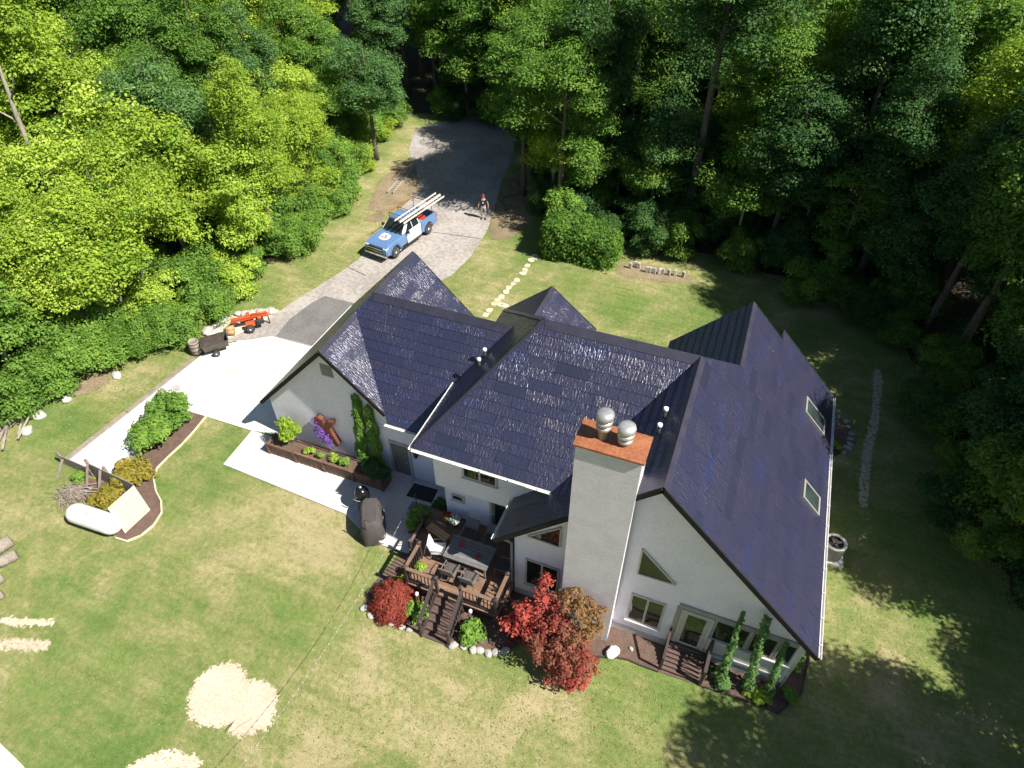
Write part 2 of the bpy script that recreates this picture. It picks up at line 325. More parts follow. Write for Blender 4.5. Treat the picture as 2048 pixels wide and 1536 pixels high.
    def build(s, name, mat, parent=None, bevel=0.0, segs=1):
        me = s.mesh(name)
        if bevel:
            bm = bmesh.new(); bm.from_mesh(me); bmesh.ops.bevel(bm, geom=bm.edges[:], offset=bevel, segments=segs, affect='EDGES', clamp_overlap=True)
            if segs > 1:
                for f in bm.faces: f.smooth = f.calc_area() < .02
            bm.to_mesh(me); bm.free()
        return link(name, me, parent, mat)
def box(name, mat, parent, x0, x1, y0, y1, z0, z1, bevel=0.0): return MB().box(x0, x1, y0, y1, z0, z1).build(name, mat, parent, bevel)
def bar(name, mat, parent, p, q, w, h, bevel=0.0): return MB().bar(p, q, w, h).build(name, mat, parent, bevel)

def clip_poly(poly, x0, x1, y0, y1):
    def cut(P, ax, v, keep_ge):
        out = []
        for i in range(len(P)):
            a, b = P[i], P[(i + 1) % len(P)]
            ia = (a[ax] >= v) if keep_ge else (a[ax] <= v); ib = (b[ax] >= v) if keep_ge else (b[ax] <= v)
            if ia: out.append(a)
            if ia != ib:
                t = (v - a[ax]) / (b[ax] - a[ax]); out.append((a[0] + t * (b[0] - a[0]), a[1] + t * (b[1] - a[1])))
        return out
    for ax, v, k in ((0, x0, True), (0, x1, False), (1, y0, True), (1, y1, False)):
        poly = cut(poly, ax, v, k)
        if len(poly) < 3: return []
    return poly
def area2(P): return 0.5 * sum(P[i][0] * P[(i + 1) % len(P)][1] - P[(i + 1) % len(P)][0] * P[i][1] for i in range(len(P)))
def rough_outline(pts, step=0.25, amp=0.12, seed=1):
    """subdivide a closed outline and push the points in and out along its normal"""
    rg = random.Random(seed); out = []; n = len(pts); step = max(step, amp * 1.6)
    for i in range(n):
        a = Vector(pts[i][:2]); b = Vector(pts[(i + 1) % n][:2]); d = b - a; k = max(1, int(d.length / step))
        if d.length < 1e-6: continue
        nv = Vector((-d.y, d.x)).normalized()
        for j in range(k):
            p = a.lerp(b, j / k); o = rg.uniform(-amp, amp) * (.3 if j == 0 else 1); out.append((p.x + nv.x * o, p.y + nv.y * o))
    return out
def smooth_loop(pts, it=2):
    for _ in range(it):
        o = []
        for i in range(len(pts)):
            a = pts[i]; b = pts[(i + 1) % len(pts)]
            o += [(a[0] * .75 + b[0] * .25, a[1] * .75 + b[1] * .25), (a[0] * .25 + b[0] * .75, a[1] * .25 + b[1] * .75)]
        pts = o
    return pts
def sheet(name, pts, z, mat, kind='structure', parent=None, thick=0.0):
    bm = bmesh.new(); vs_ = [bm.verts.new((p[0], p[1], z)) for p in pts]; f = bm.faces.new(vs_); bm.normal_update()
    if f.normal.z < 0: f.normal_flip()
    if thick:
        r = bmesh.ops.extrude_face_region(bm, geom=[f]); 
        for v in r['geom']:
            if isinstance(v, bmesh.types.BMVert): v.co.z -= thick
        bmesh.ops.recalc_face_normals(bm, faces=bm.faces)
    bmesh.ops.triangulate(bm, faces=[q for q in bm.faces if len(q.verts) > 4])
    me = bpy.data.meshes.new(name); bm.to_mesh(me); bm.free()
    o = link(name, me, parent, mat)
    if kind: o['kind'] = kind
    return o

# ------------------------------------------------------------------ leaves
def unit(a): return a / np.maximum(np.linalg.norm(a, axis=1, keepdims=True), 1e-9)
def leaf_mesh(name, C, Nn, size, tint, rng, aspect=0.62):
    n = len(C); Nn = unit(Nn); t = unit(rng.normal(size=(n, 3))); A = unit(np.cross(Nn, t)); B = np.cross(Nn, A)
    s = (size if np.ndim(size) else np.full(n, size))[:, None] * rng.uniform(0.45, 1.4, (n, 1)) * 0.5
    droop = Nn * s * 0.25
    V = np.stack([C - A * s, C + B * s * aspect + droop, C + A * s, C - B * s * aspect + droop], 1).reshape(-1, 3)
    me = bpy.data.meshes.new(name); me.vertices.add(4 * n); me.vertices.foreach_set('co', V.astype(np.float32).ravel())
    me.loops.add(4 * n); me.loops.foreach_set('vertex_index', np.arange(4 * n, dtype=np.int32))
    me.polygons.add(n); me.polygons.foreach_set('loop_start', np.arange(0, 4 * n, 4, dtype=np.int32))
    at = me.attributes.new('tint', 'FLOAT', 'POINT'); at.data.foreach_set('value', np.repeat(np.clip(tint, 0, 1), 4).astype(np.float32))
    me.update(calc_edges=True); me.validate(); return me
def clump_leaves(centers, radii, per, rng, flat=0.5, tint_c=None, up=0.9, out=0.9, spread=0.12):
    """centers (k,3) of leaf clumps -> leaf centres, normals, tint"""
    k = len(centers); idx = np.repeat(np.arange(k), per); n = len(idx)
    d = unit(rng.normal(size=(n, 3))); r = rng.uniform(0.35, 1.0, (n, 1)) ** 0.5
    off = d * r * radii[idx][:, None]; off[:, 2] *= flat
    dome = np.hypot(off[:, 0], off[:, 1]); off[:, 2] -= 0.25 * dome ** 2 / np.maximum(radii[idx], .01)
    C = centers[idx] + off
    Nn = d * out + np.array([0, 0, up]) + rng.normal(size=(n, 3)) * 0.35
    tc = tint_c if tint_c is not None else rng.uniform(0.25, 0.75, k)
    return C, Nn, tc[idx] + rng.normal(size=n) * spread
def crown_points(rng, rx, rz, zc, nl, per_lobe, lobe_r=0.5, low=-0.7):
    cs = []; rad = []
    for i in range(nl):
        while True:
            p = rng.uniform(-1, 1, 3)
            if np.linalg.norm(p) < 1 and p[2] > low: break
        p = p * np.array([0.68, 0.68, 0.72]); lr = lobe_r * rng.uniform(0.7, 1.15)
        d = unit(rng.normal(size=(per_lobe, 3))); d[:, 2] = np.where(d[:, 2] < -0.35, -d[:, 2] * 0.5, d[:, 2])
        q = p + d * lr * rng.uniform(0.55, 1.0, (per_lobe, 1))
        cs.append(q)
    cs = np.concatenate(cs) * np.array([rx, rx, rz]) + np.array([0, 0, zc])
    return cs
def make_crown(name, seed, rx, rz, zc, nl=10, per_lobe=18, clump=0.85, per=70, leaf=0.25, flat=0.45, lobe_r=0.45):
    rng = np.random.default_rng(seed)
    cs = crown_points(rng, rx, rz, zc, nl, per_lobe, lobe_r); rad = rng.uniform(0.65, 1.25, len(cs)) * clump
    C, Nn, t = clump_leaves(cs, rad, per, rng, flat)
    return leaf_mesh(name, C, Nn, leaf, t, rng), cs
def make_trunk(name, seed, h, r, cs=None, nb=9, lean=0.3, z_first=0.4):
    rg = random.Random(seed); mb = MB(); pts = []; a = rg.uniform(0, 6.28); w = rg.uniform(0.2, 1) * lean
    for i in range(7):
        t = i / 6; pts.append(Vector((math.cos(a) * w * t * t + rg.uniform(-.06, .06) * t * h * .12, math.sin(a) * w * t * t + rg.uniform(-.06, .06) * t * h * .12, h * t - 0.15 * (i == 0))))
    rs = [r * 1.35, r * 1.02, r * .85, r * .68, r * .5, r * .32, r * .1]
    mb.tube(pts, rs, 9)
    if cs is not None:
        sel = [cs[i] for i in np.random.default_rng(seed).choice(len(cs), nb, replace=False)]
        for q in sel:
            q = Vector(q); t = min(0.95, max(z_first, (q.z - 0.35 * math.hypot(q.x, q.y)) / h)); f = t * 6; i = min(5, int(f)); p = pts[i].lerp(pts[i + 1], f - i)
            m = p.lerp(q, 0.5) + Vector((0, 0, 0.12 * (q - p).length)); rr = r * (1 - t) * 0.6 + 0.03
            mb.tube([p, m, q], [rr, rr * .6, rr * .2], 6)
    return mb.mesh(name)

# ================================================================== THE SETTING
def ground():
    bm = bmesh.new(); bmesh.ops.create_grid(bm, x_segments=40, y_segments=40, size=500)
    me = bpy.data.meshes.new('lawn'); bm.to_mesh(me); bm.free()
    o = link('lawn', me, None, 'lawn'); o['kind'] = 'structure'; o.location = (-20, 60, 0)
ground()
# leaf-covered ground under the woods
WOOD_L = [(-29.6, 7), (-29.8, 12.6), (-28.4, 16), (-26.8, 19.5), (-26.2, 23.5), (-25.9, 28), (-26.4, 33), (-27.8, 39), (-29.0, 44.5), (-30.2, 49), (-31.5, 51.5), (-60, 52.6), (-190, 53), (-190, -20), (-34, -20)]
WOOD_R = [(-190, 55), (-60, 53.5), (-38, 51.8), (-30.5, 51.4), (-27.5, 52.6), (-24, 53.2), (-20.6, 52.6), (-18.8, 50.5), (-16.2, 45), (-13.8, 40.2), (-11.0, 36.5), (-6, 37.2), (-1, 37.4), (3.5, 36.2), (6.6, 34.2), (8.9, 31.2), (9.6, 27), (10.0, 23.4), (11.3, 19.4), (13.4, 15.2), (14.8, 10.5), (14.0, 6), (24, -10), (80, -10), (80, 190), (-190, 190)]
sheet('forest_floor', rough_outline([(x - 1.9, y) if i < 10 else (x, y) for i, (x, y) in enumerate(WOOD_L)], 0.8, 0.3, 3), 0.012, 'litter')
sheet('forest_floor', rough_outline([(lambda d: (x + d.x, y + d.y))((Vector((x, y)) - Vector((-6, 26))).normalized() * (1.7 if math.hypot(x + 6, y - 26) < 50 else 0)) for x, y in WOOD_R], 0.8, 0.35, 4), 0.012, 'litter')

CONC = [(-26.0, 10.6), (-25.75, 14), (-25.45, 18.7), (-25.3, 19.9), (-22.9, 21.55), (-17.75, 21.62), (-17.75, 15.6), (-19.5, 15.28), (-22.1, 15.25), (-23.5, 15.2), (-23.3, 10.5)]
apron = sheet('concrete_apron', CONC, 0.02, 'seam')
for i in range(3):
    for j in range(4):
        P = clip_poly(CONC, -26.2 + i * 2.95 + .008, -26.2 + (i + 1) * 2.95 - .008, 10 + j * 3 + .008, 10 + (j + 1) * 3 - .008)
        if len(P) > 2 and abs(area2(P)) > 0.02: sheet('slab', P, 0.05, 'concrete', None, apron, 0.03)
WALK = [(-19.3, 13.1), (-19.42, 15.3), (-18.1, 15.3), (-17.8, 15.58), (-9.0, 15.58), (-8.6, 14.4), (-9.2, 13.9), (-9.3, 12.05), (-10.9, 12.0), (-12.7, 12.78)]
walk = sheet('walkway', WALK, 0.02, 'seam')
for i in range(8):
    P = clip_poly(WALK, -19.45 + i * 1.36 + .006, -19.45 + (i + 1) * 1.36 - .006, 12.0, 15.6)
    if len(P) > 2 and abs(area2(P)) > 0.02: sheet('slab', P, 0.05, 'concrete_walk', None, walk, 0.03)
DRIVE = [(-25.35, 19.95), (-24.3, 22.2), (-23.7, 25.0), (-23.1, 27.5), (-22.6, 30.1), (-22.9, 33.3), (-23.3, 36.8), (-23.4, 40.1), (-25.4, 43.4), (-27.4, 45.9), (-28.8, 49.4), (-28.4, 51.5), (-26, 54), (-23.5, 55),
         (-20.5, 54), (-20.2, 51.5), (-19.3, 49), (-18.6, 46), (-18.0, 43.0), (-16.8, 38.5), (-16.3, 36.2), (-16.0, 33.2), (-16.2, 30.7), (-17.0, 29.0), (-17.75, 26.0), (-17.75, 21.66), (-22.9, 21.59)]
drive = sheet('asphalt_driveway', rough_outline(DRIVE, 0.5, 0.05, 8), 0.016, 'asphalt')
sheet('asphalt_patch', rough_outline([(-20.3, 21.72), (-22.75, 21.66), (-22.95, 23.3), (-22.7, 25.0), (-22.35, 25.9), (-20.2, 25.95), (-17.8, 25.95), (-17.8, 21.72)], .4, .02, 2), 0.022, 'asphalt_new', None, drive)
for a, b in (((-22.7, 29.1), (-21.2, 28.7)), ((-19.8, 34.9), (-16.3, 35.35)), ((-23.0, 36.4), (-20.6, 37.0))):
    MB().bar((*a, .021), (*b, .021), 0.05, 0.006).build('expansion_seam', 'seam', drive)
stains = [((-24.3, 17.4), .35, .16, .8), ((-23.2, 18.4), .55, .12, .9), ((-22.6, 19.4), .3, .14, .3), ((-23.3, 20.6), .3, .1, .2), ((-24.9, 16.3), .28, .2, .1), ((-24.1, 15.6), .5, .14, .95)]
for k, ((x, y), a, b, r) in enumerate(stains):
    P = [(x + a * math.cos(t) * math.cos(r) - b * math.sin(t) * math.sin(r), y + a * math.cos(t) * math.sin(r) + b * math.sin(t) * math.cos(r)) for t in [i * .524 for i in range(12)]]
    sheet('oil_stain', rough_outline(P, .15, .05, k), 0.054, 'stain', None, apron)
# bare soil
SAND = [(-13.45, 4.25), (-13.66, 4.75), (-13.53, 5.37), (-13.08, 5.8), (-12.5, 5.72), (-12.15, 5.45), (-11.8, 5.6), (-11.17, 5.67), (-10.7, 5.13), (-10.58, 4.6), (-10.97, 4.22), (-11.5, 4.0), (-11.64, 4.29), (-12.29, 3.98), (-12.84, 3.88)]
def soil_patch(pts, seed, mat='sand', z=0.006, amp=.05, name='bare_soil', rim=.34, inner=.16, core=1.0):
    """patch with a thin outer rim where the earth fades into the lawn"""
    P = smooth_loop(pts, 2); n = len(P); sg = 1 if area2(P) > 0 else -1; V = []; E = []
    for i in range(n):
        a, b = Vector(P[i - 1]), Vector(P[(i + 1) % n]); d = (b - a); nv = Vector((d.y, -d.x)).normalized() * sg; p = Vector(P[i])
        V += [(*(p + nv * rim), z), (*(p - nv * inner), z)]; E += [0.0, core]
    F = [(2 * i, 2 * ((i + 1) % n), 2 * ((i + 1) % n) + 1, 2 * i + 1) for i in range(n)] + [tuple(2 * i + 1 for i in range(n))]
    bm = bmesh.new(); bv = [bm.verts.new(v) for v in V]
    for f in F:
        try: bm.faces.new([bv[i] for i in f])
        except ValueError: pass
    bmesh.ops.triangulate(bm, faces=bm.faces[:]); bm.normal_update()
    for f in bm.faces:
        if f.normal.z < 0: f.normal_flip()
    me = bpy.data.meshes.new(name); bm.to_mesh(me); bm.free()
    at = me.attributes.new('edge', 'FLOAT', 'POINT'); at.data.foreach_set('value', E)
    o = link(name, me, None, mat + '_fade'); o['kind'] = 'structure'; return o
soil_patch(SAND, 5)
soil_patch([(-13.9, 1.6), (-13.62, 2.2), (-12.92, 2.8), (-12.3, 2.75), (-12.0, 2.95), (-11.7, 2.5), (-11.9, 1.5)], 6)
soil_patch([(-21.2, 3.5), (-20.2, 3.85), (-19.6, 4.0), (-19.5, 3.92), (-20.2, 3.6), (-21.4, 3.2)], 9, rim=.3, inner=.02, core=.62)
soil_patch([(-22.0, 4.1), (-20.8, 4.45), (-20.2, 4.7), (-20.1, 4.62), (-20.9, 4.28), (-22.0, 3.95)], 10, rim=.26, inner=.01, core=.62)
soil_patch([(-25.3, 36.0), (-24.0, 36.3), (-23.5, 38), (-23.5, 40.2), (-25.3, 43.4), (-26.9, 44.6), (-26.8, 41), (-26.2, 38.3)], 12, 'dirt', 0.008, .2)
soil_patch([(-24.9, 34.9), (-24.0, 34.7), (-23.7, 35.6), (-24.5, 36.0)], 13, 'dirt', 0.008, .12)
soil_patch([(-15.6, 35.2), (-14.2, 36.6), (-14.3, 40), (-15.6, 43), (-17.2, 46), (-17.9, 43), (-16.7, 38.6)], 14, 'dirt', 0.009, .25)
soil_patch([(-25.6, 20.0), (-23.2, 21.7), (-23.2, 22.9), (-24.2, 23.9), (-26.2, 22.6), (-26.6, 20.6)], 15, 'sand', 0.013, .12)
soil_patch([(8.05, 31), (8.5, 30.8), (8.4, 28.4), (8.25, 26.5), (7.98, 24.9), (7.85, 22.7), (7.75, 21.1), (7.45, 21.3), (7.48, 22.8), (7.6, 24.9), (7.9, 26.5), (8.05, 28.4)], 16, 'sand', 0.007, .1, name='foot_track', rim=.16, inner=.03, core=.5)
soil_patch([(-6.9, 34.7), (-6.2, 34.5), (-4, 34.9), (-2.4, 35.3), (-2.4, 36.0), (-4.5, 36.1), (-6.5, 36.2)], 17, 'dirt', 0.009, .12)
soil_patch([(-30.0, 13.9), (-28.9, 14.2), (-28.5, 15.6), (-29.4, 15.8)], 19, 'dirt', 0.013, .15)
sheet('paved_corner', [(-18.4, 1.0), (-16.9, 0.75), (-16.2, -1.5), (-20, -1.5)], 0.02, 'concrete')
# mulch beds
BED_L = [(-23.45, 15.1), (-22.1, 15.3), (-21.96, 14.3), (-21.9, 13.37), (-21.94, 12.58), (-21.93, 11.84), (-21.63, 11.31), (-21.01, 10.79), (-20.43, 10.47), (-19.96, 10.0), (-19.81, 9.37), (-19.92, 8.77), (-20.24, 8.36), (-20.8, 8.32), (-21.3, 8.9), (-22.4, 9.2), (-24.2, 9.3), (-24.4, 10.3), (-23.3, 10.4)]
sheet('mulch_bed', BED_L, 0.03, 'mulch')
BED_D = [(-9.6, 11.9), (-9.95, 10.3), (-9.87, 9.5), (-9.32, 9.25), (-8.8, 9.24), (-8.03, 9.31), (-7.32, 9.31), (-6.13, 9.24), (-5.19, 9.51), (-4.5, 9.6), (-4.0, 9.95), (-3.6, 10.6), (-1.2, 10.75), (-0.5, 11.0), (-0.1, 11.08), (.42, 11.05), (1.03, 11.06), (2.43, 11.11), (3.26, 11.15), (4.28, 11.18), (5.04, 11.16), (5.7, 12.1), (5.85, 13.4), (5.6, 16.5), (4.9, 16.5), (4.9, 12.1), (-4.8, 12.1), (-4.8, 13), (-9, 13)]
sheet('mulch_bed', BED_D, 0.03, 'mulch')
RING = [(5.3, 27.2), (6.14, 26.8), (6.78, 26.2), (7.08, 25.45), (7.03, 24.75), (6.72, 24.1), (6.3, 23.6), (5.3, 23.7)]
sheet('mulch_bed', RING, 0.03, 'mulch')
def edging(name, label, pts, mat='dark_wood', w=0.05, h=0.09):
    o = MB()
    for a, b in zip(pts, pts[1:]): o.bar((a[0], a[1], h / 2), (b[0], b[1], h / 2), w, h)
    return tag(o.build(name, mat), label, 'garden edging')
edging('bed_edging', 'tan curved edging strip around the mulch bed by the white tank', BED_L[1:14], 'flagstone', .06, .08)
edging('bed_edging', 'thin dark edging in front of the mulch bed below the tall gable', BED_D[12:17], 'dark_wood')
edging('bed_edging', 'thin dark edging by the three vine columns at the house corner', BED_D[17:24], 'dark_wood')

# ================================================================== THE HOUSE
house = thing('house', 'white stucco house with dark tiled roofs and a tall block chimney', 'house', (0, 0, 0))
ZT = 0.16
xr, zr = -0.3, 9.05
def zRr(x): return zr - 1.01 * (x - xr)
def zRl(x): return zr + 1.03 * (x - xr)
def zMf(y): return zr + 0.835 * (y - 17.3)
def zMb(y): return zr - 0.80 * (y - 17.3)
def zLh(x): return zr + 1.066 * (x + 5.7)
def zLb(x): return zRr(1.02) + 1.0 * (x - 1.02)
def zC(y): return 3.87 + 0.931 * (y - 15.05)
def zCb(y): return 7.25 - 0.931 * (y - 18.68)
gx, gz = -14.12, 6.6
def zGr(x): return gz - 1.0 * (x - gx)
def zGl(x): return gz + 1.03 * (x - gx)
def zSl(x): return 6.5 + 0.83 * (x + 7.2)
def zSr(x): return 6.5 - 0.83 * (x + 7.2)
yV = 15.05 + (gz - 3.87) / .931; yW = 18.68 + (7.25 - gz) / .931
SLOPES = [  # xy outline, height function, slope direction (downhill), individually tiled
    ('R', [(xr, 11.6), (xr, 17.3), (1.02, 18.97), (1.02, 23.0), (2.47, 23.0), (2.47, 23.7), (5.24, 23.7), (5.24, 11.6)], lambda x, y: zRr(x), (1, 0)),
    ('L', [(xr, 11.6), (xr, 17.3), (-3.75, 13.05), (-3.75, 13.44), (-5.29, 13.44), (-5.29, 11.6)], lambda x, y: zRl(x), (-1, 0)),
    ('Mf', [(-9.03, 13.05), (-3.745, 13.05), (xr, 17.3), (-5.7, 17.3)], lambda x, y: zMf(y), (0, -1)),
    ('Mb', [(-5.7, 17.3), (xr, 17.3), (1.02, 18.97), (-1.8, 22.5), (-9.03, 21.74), (-9.03, 21.72)], lambda x, y: zMb(y), (0, 1)),
    ('Lh', [(-9.03, 13.05), (-5.7, 17.3), (-9.03, 21.74)], lambda x, y: zLh(x), (-1, 0)),
    ('Lb', [(1.02, 18.97), (1.02, 23.0), (-1.8, 23.0), (-1.8, 22.5)], lambda x, y: zLb(x), (-1, 0)),
    ('C', [(-11.39, 15.05), (-8.56, 15.05), (-8.56, 17.3), (-7.39, 18.68), (-13.55, 18.68), (gx, yV)], lambda x, y: zC(y), (0, -1)),
    ('Cb', [(-13.55, 18.68), (-7.39, 18.68), (-9.03, 20.6), (-9.4, 22.98), (-10.76, 22.98), (gx, yW)], lambda x, y: zCb(y), (0, 1)),
    ('Gr', [(gx, 15.3), (gx, yV), (-11.62, 15.3)], lambda x, y: zGr(x), (1, 0)),
    ('Gr', [(gx, yW), (gx, 22.98), (-10.76, 22.98)], lambda x, y: zGr(x), (1, 0)),
    ('Gl', [(gx, 15.3), (gx, 22.98), (-18.11, 22.98), (-18.11, 15.3)], lambda x, y: zGl(x), (-1, 0)),
    ('Sl', [(-7.2, 20.2), (-7.2, 22.8), (-9.3, 22.8), (-9.3, 20.2)], lambda x, y: zSl(x), (-1, 0)),
    ('Sr', [(-7.2, 20.2), (-7.2, 22.8), (-5.1, 22.8), (-5.1, 20.8)], lambda x, y: zSr(x), (1, 0)),
]
def screen(p):
    d = Vector(p) - CAM; z = d.dot(c_f); return (658.5 * d.dot(c_r) / z, 658.5 * d.dot(c_d) / z)
tiles = []
for key, outl, zf, down in SLOPES:
    P3 = [(x, y, zf(x, y)) for x, y in outl]
    mb = MB(); lo = [(x, y, z - ZT) for x, y, z in P3]; n = len(P3)
    mb.add(P3 + lo, [tuple(range(n)), tuple(range(n, 2 * n))[::-1]] + [(i, (i + 1) % n, n + (i + 1) % n, n + i) for i in range(n)])
    slab = mb.build('roof_slope', 'roof_edge', house)
    o = Vector(P3[0]); dn = Vector((down[0], down[1], zf(o.x + down[0], o.y + down[1]) - o.z)).normalized()   # downhill unit
    uu = Vector((-down[1], down[0], 0)); up = -dn; nn = uu.cross(up)
    if nn.z < 0: nn = -nn
    uv = [((Vector(p) - o).dot(uu), (Vector(p) - o).dot(up)) for p in P3]
    v0 = min(v for u, v in uv); v1 = max(v for u, v in uv); u0 = min(u for u, v in uv); u1 = max(u for u, v in uv)
    e, tl = 0.385, 1.15; j = 0
    while v0 + j * e < v1 - 0.02:
        off = random.choice((0.0, 0.38, 0.77)) - 1.15; a = v0 + j * e; u = u0 + off
        while u < u1:
            Q = clip_poly(uv, u + .005, u + tl - .005, a + .004, a + e - .004)
            if len(Q) >= 3 and abs(area2(Q)) > 0.004:
                lowp = [o + uu * q[0] + up * q[1] + nn * 0.002 for q in Q]
                top = [o + uu * q[0] + up * q[1] + nn * (0.030 - 0.018 * (q[1] - a) / e) for q in Q]
                cen = sum(top, Vector()) / len(top); vis = (CAM - cen).normalized().dot(nn)
                S = [screen(p) for p in top]; sc = abs(area2(S)) if vis > 0.03 else 0
                tiles.append((sc, slab, lowp, top, Q))
            u += tl
        j += 1
tiles.sort(key=lambda t: -t[0])
def tile_mesh(group, name):
    v = []; f = []; uvs = []; tint = []
    for sc, slab, lowp, top, Q in group:
        k = len(v); n = len(top); v += [tuple(p) for p in top] + [tuple(p) for p in lowp]; ti = min(1, max(0, random.gauss(.5, .17)))
        ou, ov = random.uniform(0, 40), random.uniform(0, 40)
        f.append(tuple(k + i for i in range(n))); uvs += [(q[0] + ou, q[1] + ov) for q in Q]
        for i in range(n):
            f.append((k + i, k + n + i, k + n + (i + 1) % n, k + (i + 1) % n)); uvs += [(Q[i][0] + ou, Q[i][1] + ov)] * 4
        tint += [ti] * (2 * n)
    me = bpy.data.meshes.new(name); me.from_pydata(v, [], f)
    ul = me.uv_layers.new(name='UVMap'); ul.data.foreach_set('uv', [c for q in uvs for c in q])
    at = me.attributes.new('tint', 'FLOAT', 'POINT'); at.data.foreach_set('value', tint)
    # face winding: first face must look up
    if me.polygons[0].normal.z < 0: me.flip_normals()
    return me
for t in tiles[:300]: link('shingle', tile_mesh([t], 'shingle'), t[1], 'shingle')
rest = link('shingle', tile_mesh(tiles[300:], 'shingles'), house, 'shingle'); rest['kind'] = 'stuff'

def cap(p, q, w=0.34, lift=0.05, mat='ridge_metal', k1=1.0, k2=1.0, side=None):
    """folded ridge or hip cap between p and q"""
    p = Vector(p); q = Vector(q); d = (q - p).normalized(); s = Vector((d.y, -d.x, 0)).normalized()
    up = Vector((0, 0, lift))
    a = s * w; da = Vector((0, 0, -w * k1)); b = -s * w; db = Vector((0, 0, -w * k2))
    vsx = [p + up, q + up, q + a + da + up, p + a + da + up, q + b + db + up, p + b + db + up]
    mb = MB(); mb.add(vsx, [(0, 1, 2, 3), (1, 0, 5, 4)])
    lo = [v - Vector((0, 0, .03)) for v in vsx]; mb.add(lo, [(3, 2, 1, 0), (4, 5, 0, 1)]); 
    for i, j2 in ((2, 3), (4, 5), (0, 3), (1, 2), (0, 5), (1, 4)): mb.add([vsx[i], vsx[j2], lo[j2], lo[i]], [(0, 1, 2, 3)])
    return mb.build('ridge_cap', mat, house)
cap((xr, 11.58, zr), (xr, 17.3, zr), .17, .05, k1=1.01, k2=1.03)
cap((-5.6, 17.3, zr), (xr, 17.3, zr), .26, .05, k1=.835, k2=.80)
cap((-13.5, 18.68, 7.25), (-7.45, 18.68, 7.25), .26, .05, k1=.931, k2=.931)
cap((gx, 15.28, gz), (gx, 17.9, gz), .15, .05, k1=1, k2=1.03)
cap((gx, 19.45, gz), (gx, 23.0, gz), .15, .05, k1=1, k2=1.03)
cap((1.02, 19.0, zRr(1.02)), (1.02, 23.02, zRr(1.02)), .15, .05, k1=1, k2=1)
cap((-7.2, 20.4, 6.5), (-7.2, 22.82, 6.5), .15, .05, k1=.83, k2=.83)
cap((-8.98, 13.1, 5.56), (-5.72, 17.27, zr), .10, .05, k1=.2, k2=.55)
cap((-8.98, 21.68, 5.56), (-5.72, 17.33, zr), .10, .05, k1=.55, k2=.2)
MB().add([(gx, yV, gz + .03), (-13.55, 18.68, 7.28), (gx, yW, gz + .03), (gx, yV, gz - .2), (-13.4, 18.68, 6.9), (gx, yW, gz - .2)], [(0, 1, 2), (3, 5, 4), (0, 3, 4, 1), (1, 4, 5, 2), (2, 5, 3, 0)]).build('hip_end', 'roof_edge', house)
# dark rake boards and pale gutters
def rake(p, q, mat='dark_trim', w=.05, h=.17): 
    return MB().bar(p, q, w, h).build('rake_board', mat, house)
e_ = -0.08
rake((xr, 11.57, zr + e_), (5.26, 11.57, zRr(5.26) + e_)); rake((xr, 11.57, zr + e_ + .002), (-5.31, 11.57, zRl(-5.31) + e_))
rake((gx, 15.27, gz + e_), (-18.13, 15.27, zGl(-18.13) + e_)); rake((gx, 15.27, gz + e_ + .002), (-11.6, 15.27, zGr(-11.6) + e_))
rake((gx, 23.01, gz + e_), (-10.7, 23.01, zGr(-10.7) + e_)); rake((gx, 23.01, gz + e_ + .002), (-18.13, 23.01, zGl(-18.13) + e_))
rake((1.02, 23.03, zRr(1.02) + e_), (2.47, 23.03, zRr(2.47) + e_)); rake((2.47, 23.73, zRr(2.47) + e_), (5.24, 23.73, zRr(5.24) + e_))
rake((-7.2, 22.83, 6.4), (-9.3, 22.83, zSl(-9.3) + e_)); rake((-7.2, 22.83, 6.402), (-5.1, 22.83, zSr(-5.1) + e_))
def gutter(p, q, r=0.06, brackets=True):
    p = Vector(p); q = Vector(q); d = (q - p).normalized(); s = Vector((d.y, -d.x, 0))
    mb = MB(); n = 5
    ring = [(math.cos(t), math.sin(t)) for t in [math.pi + math.pi * k / n for k in range(n + 1)]]
    for c, rr in ((1, r), (-1, r - .012)):
        b = len(mb.v)
        for base in (p, q):
            for x, z in ring: mb.v.append(tuple(base + s * x * rr + Vector((0, 0, z * rr))))
        for k in range(n): mb.f.append((b + k, b + k + 1, b + n + 2 + k, b + n + 1 + k)); mb.sm.append(True)
    for sg in (1, -1): mb.bar(p + s * sg * (r - .004), q + s * sg * (r - .004), .016, .018)
    o = mb.build('gutter', 'trim_white', house)
    L = (q - p).length; k = max(2, int(L / .9))
    for i in range(k):
        c = p.lerp(q, (i + .5) / k); MB().bar(c - s * (r + .012), c + s * (r + .012) + Vector((0, 0, .025)), .035, .014).build('bracket', 'trim_white', o)
    return o
gutter((5.31, 11.6, 3.40), (5.31, 23.7, 3.40)); gutter((-9.03, 12.98, 5.44), (-3.72, 12.98, 5.44)); gutter((-9.10, 13.0, 5.44), (-9.10, 16.7, 5.44))
gutter((-5.36, 11.6, 3.84), (-5.36, 13.4, 3.84)); gutter((-11.5, 14.98, 3.80), (-9.2, 14.98, 3.80)); gutter((-18.18, 15.3, 2.42), (-18.18, 22.98, 2.42)); gutter((-9.37, 20.4, 4.68), (-9.37, 22.8, 4.68)); gutter((-5.03, 21.0, 4.68), (-5.03, 22.8, 4.68))
# soffits under the eaves
box('soffit', 'trim_white', house, -9.0, -3.9, 13.1, 13.46, 5.20, 5.23)
MB().prism([(-5.2, 11.62, 3.75), (-4.7, 11.62, 4.25), (-4.7, 12.12, 4.25), (-5.2, 12.12, 3.75)], (0, 0, .03)).build('soffit', 'trim_white', house)

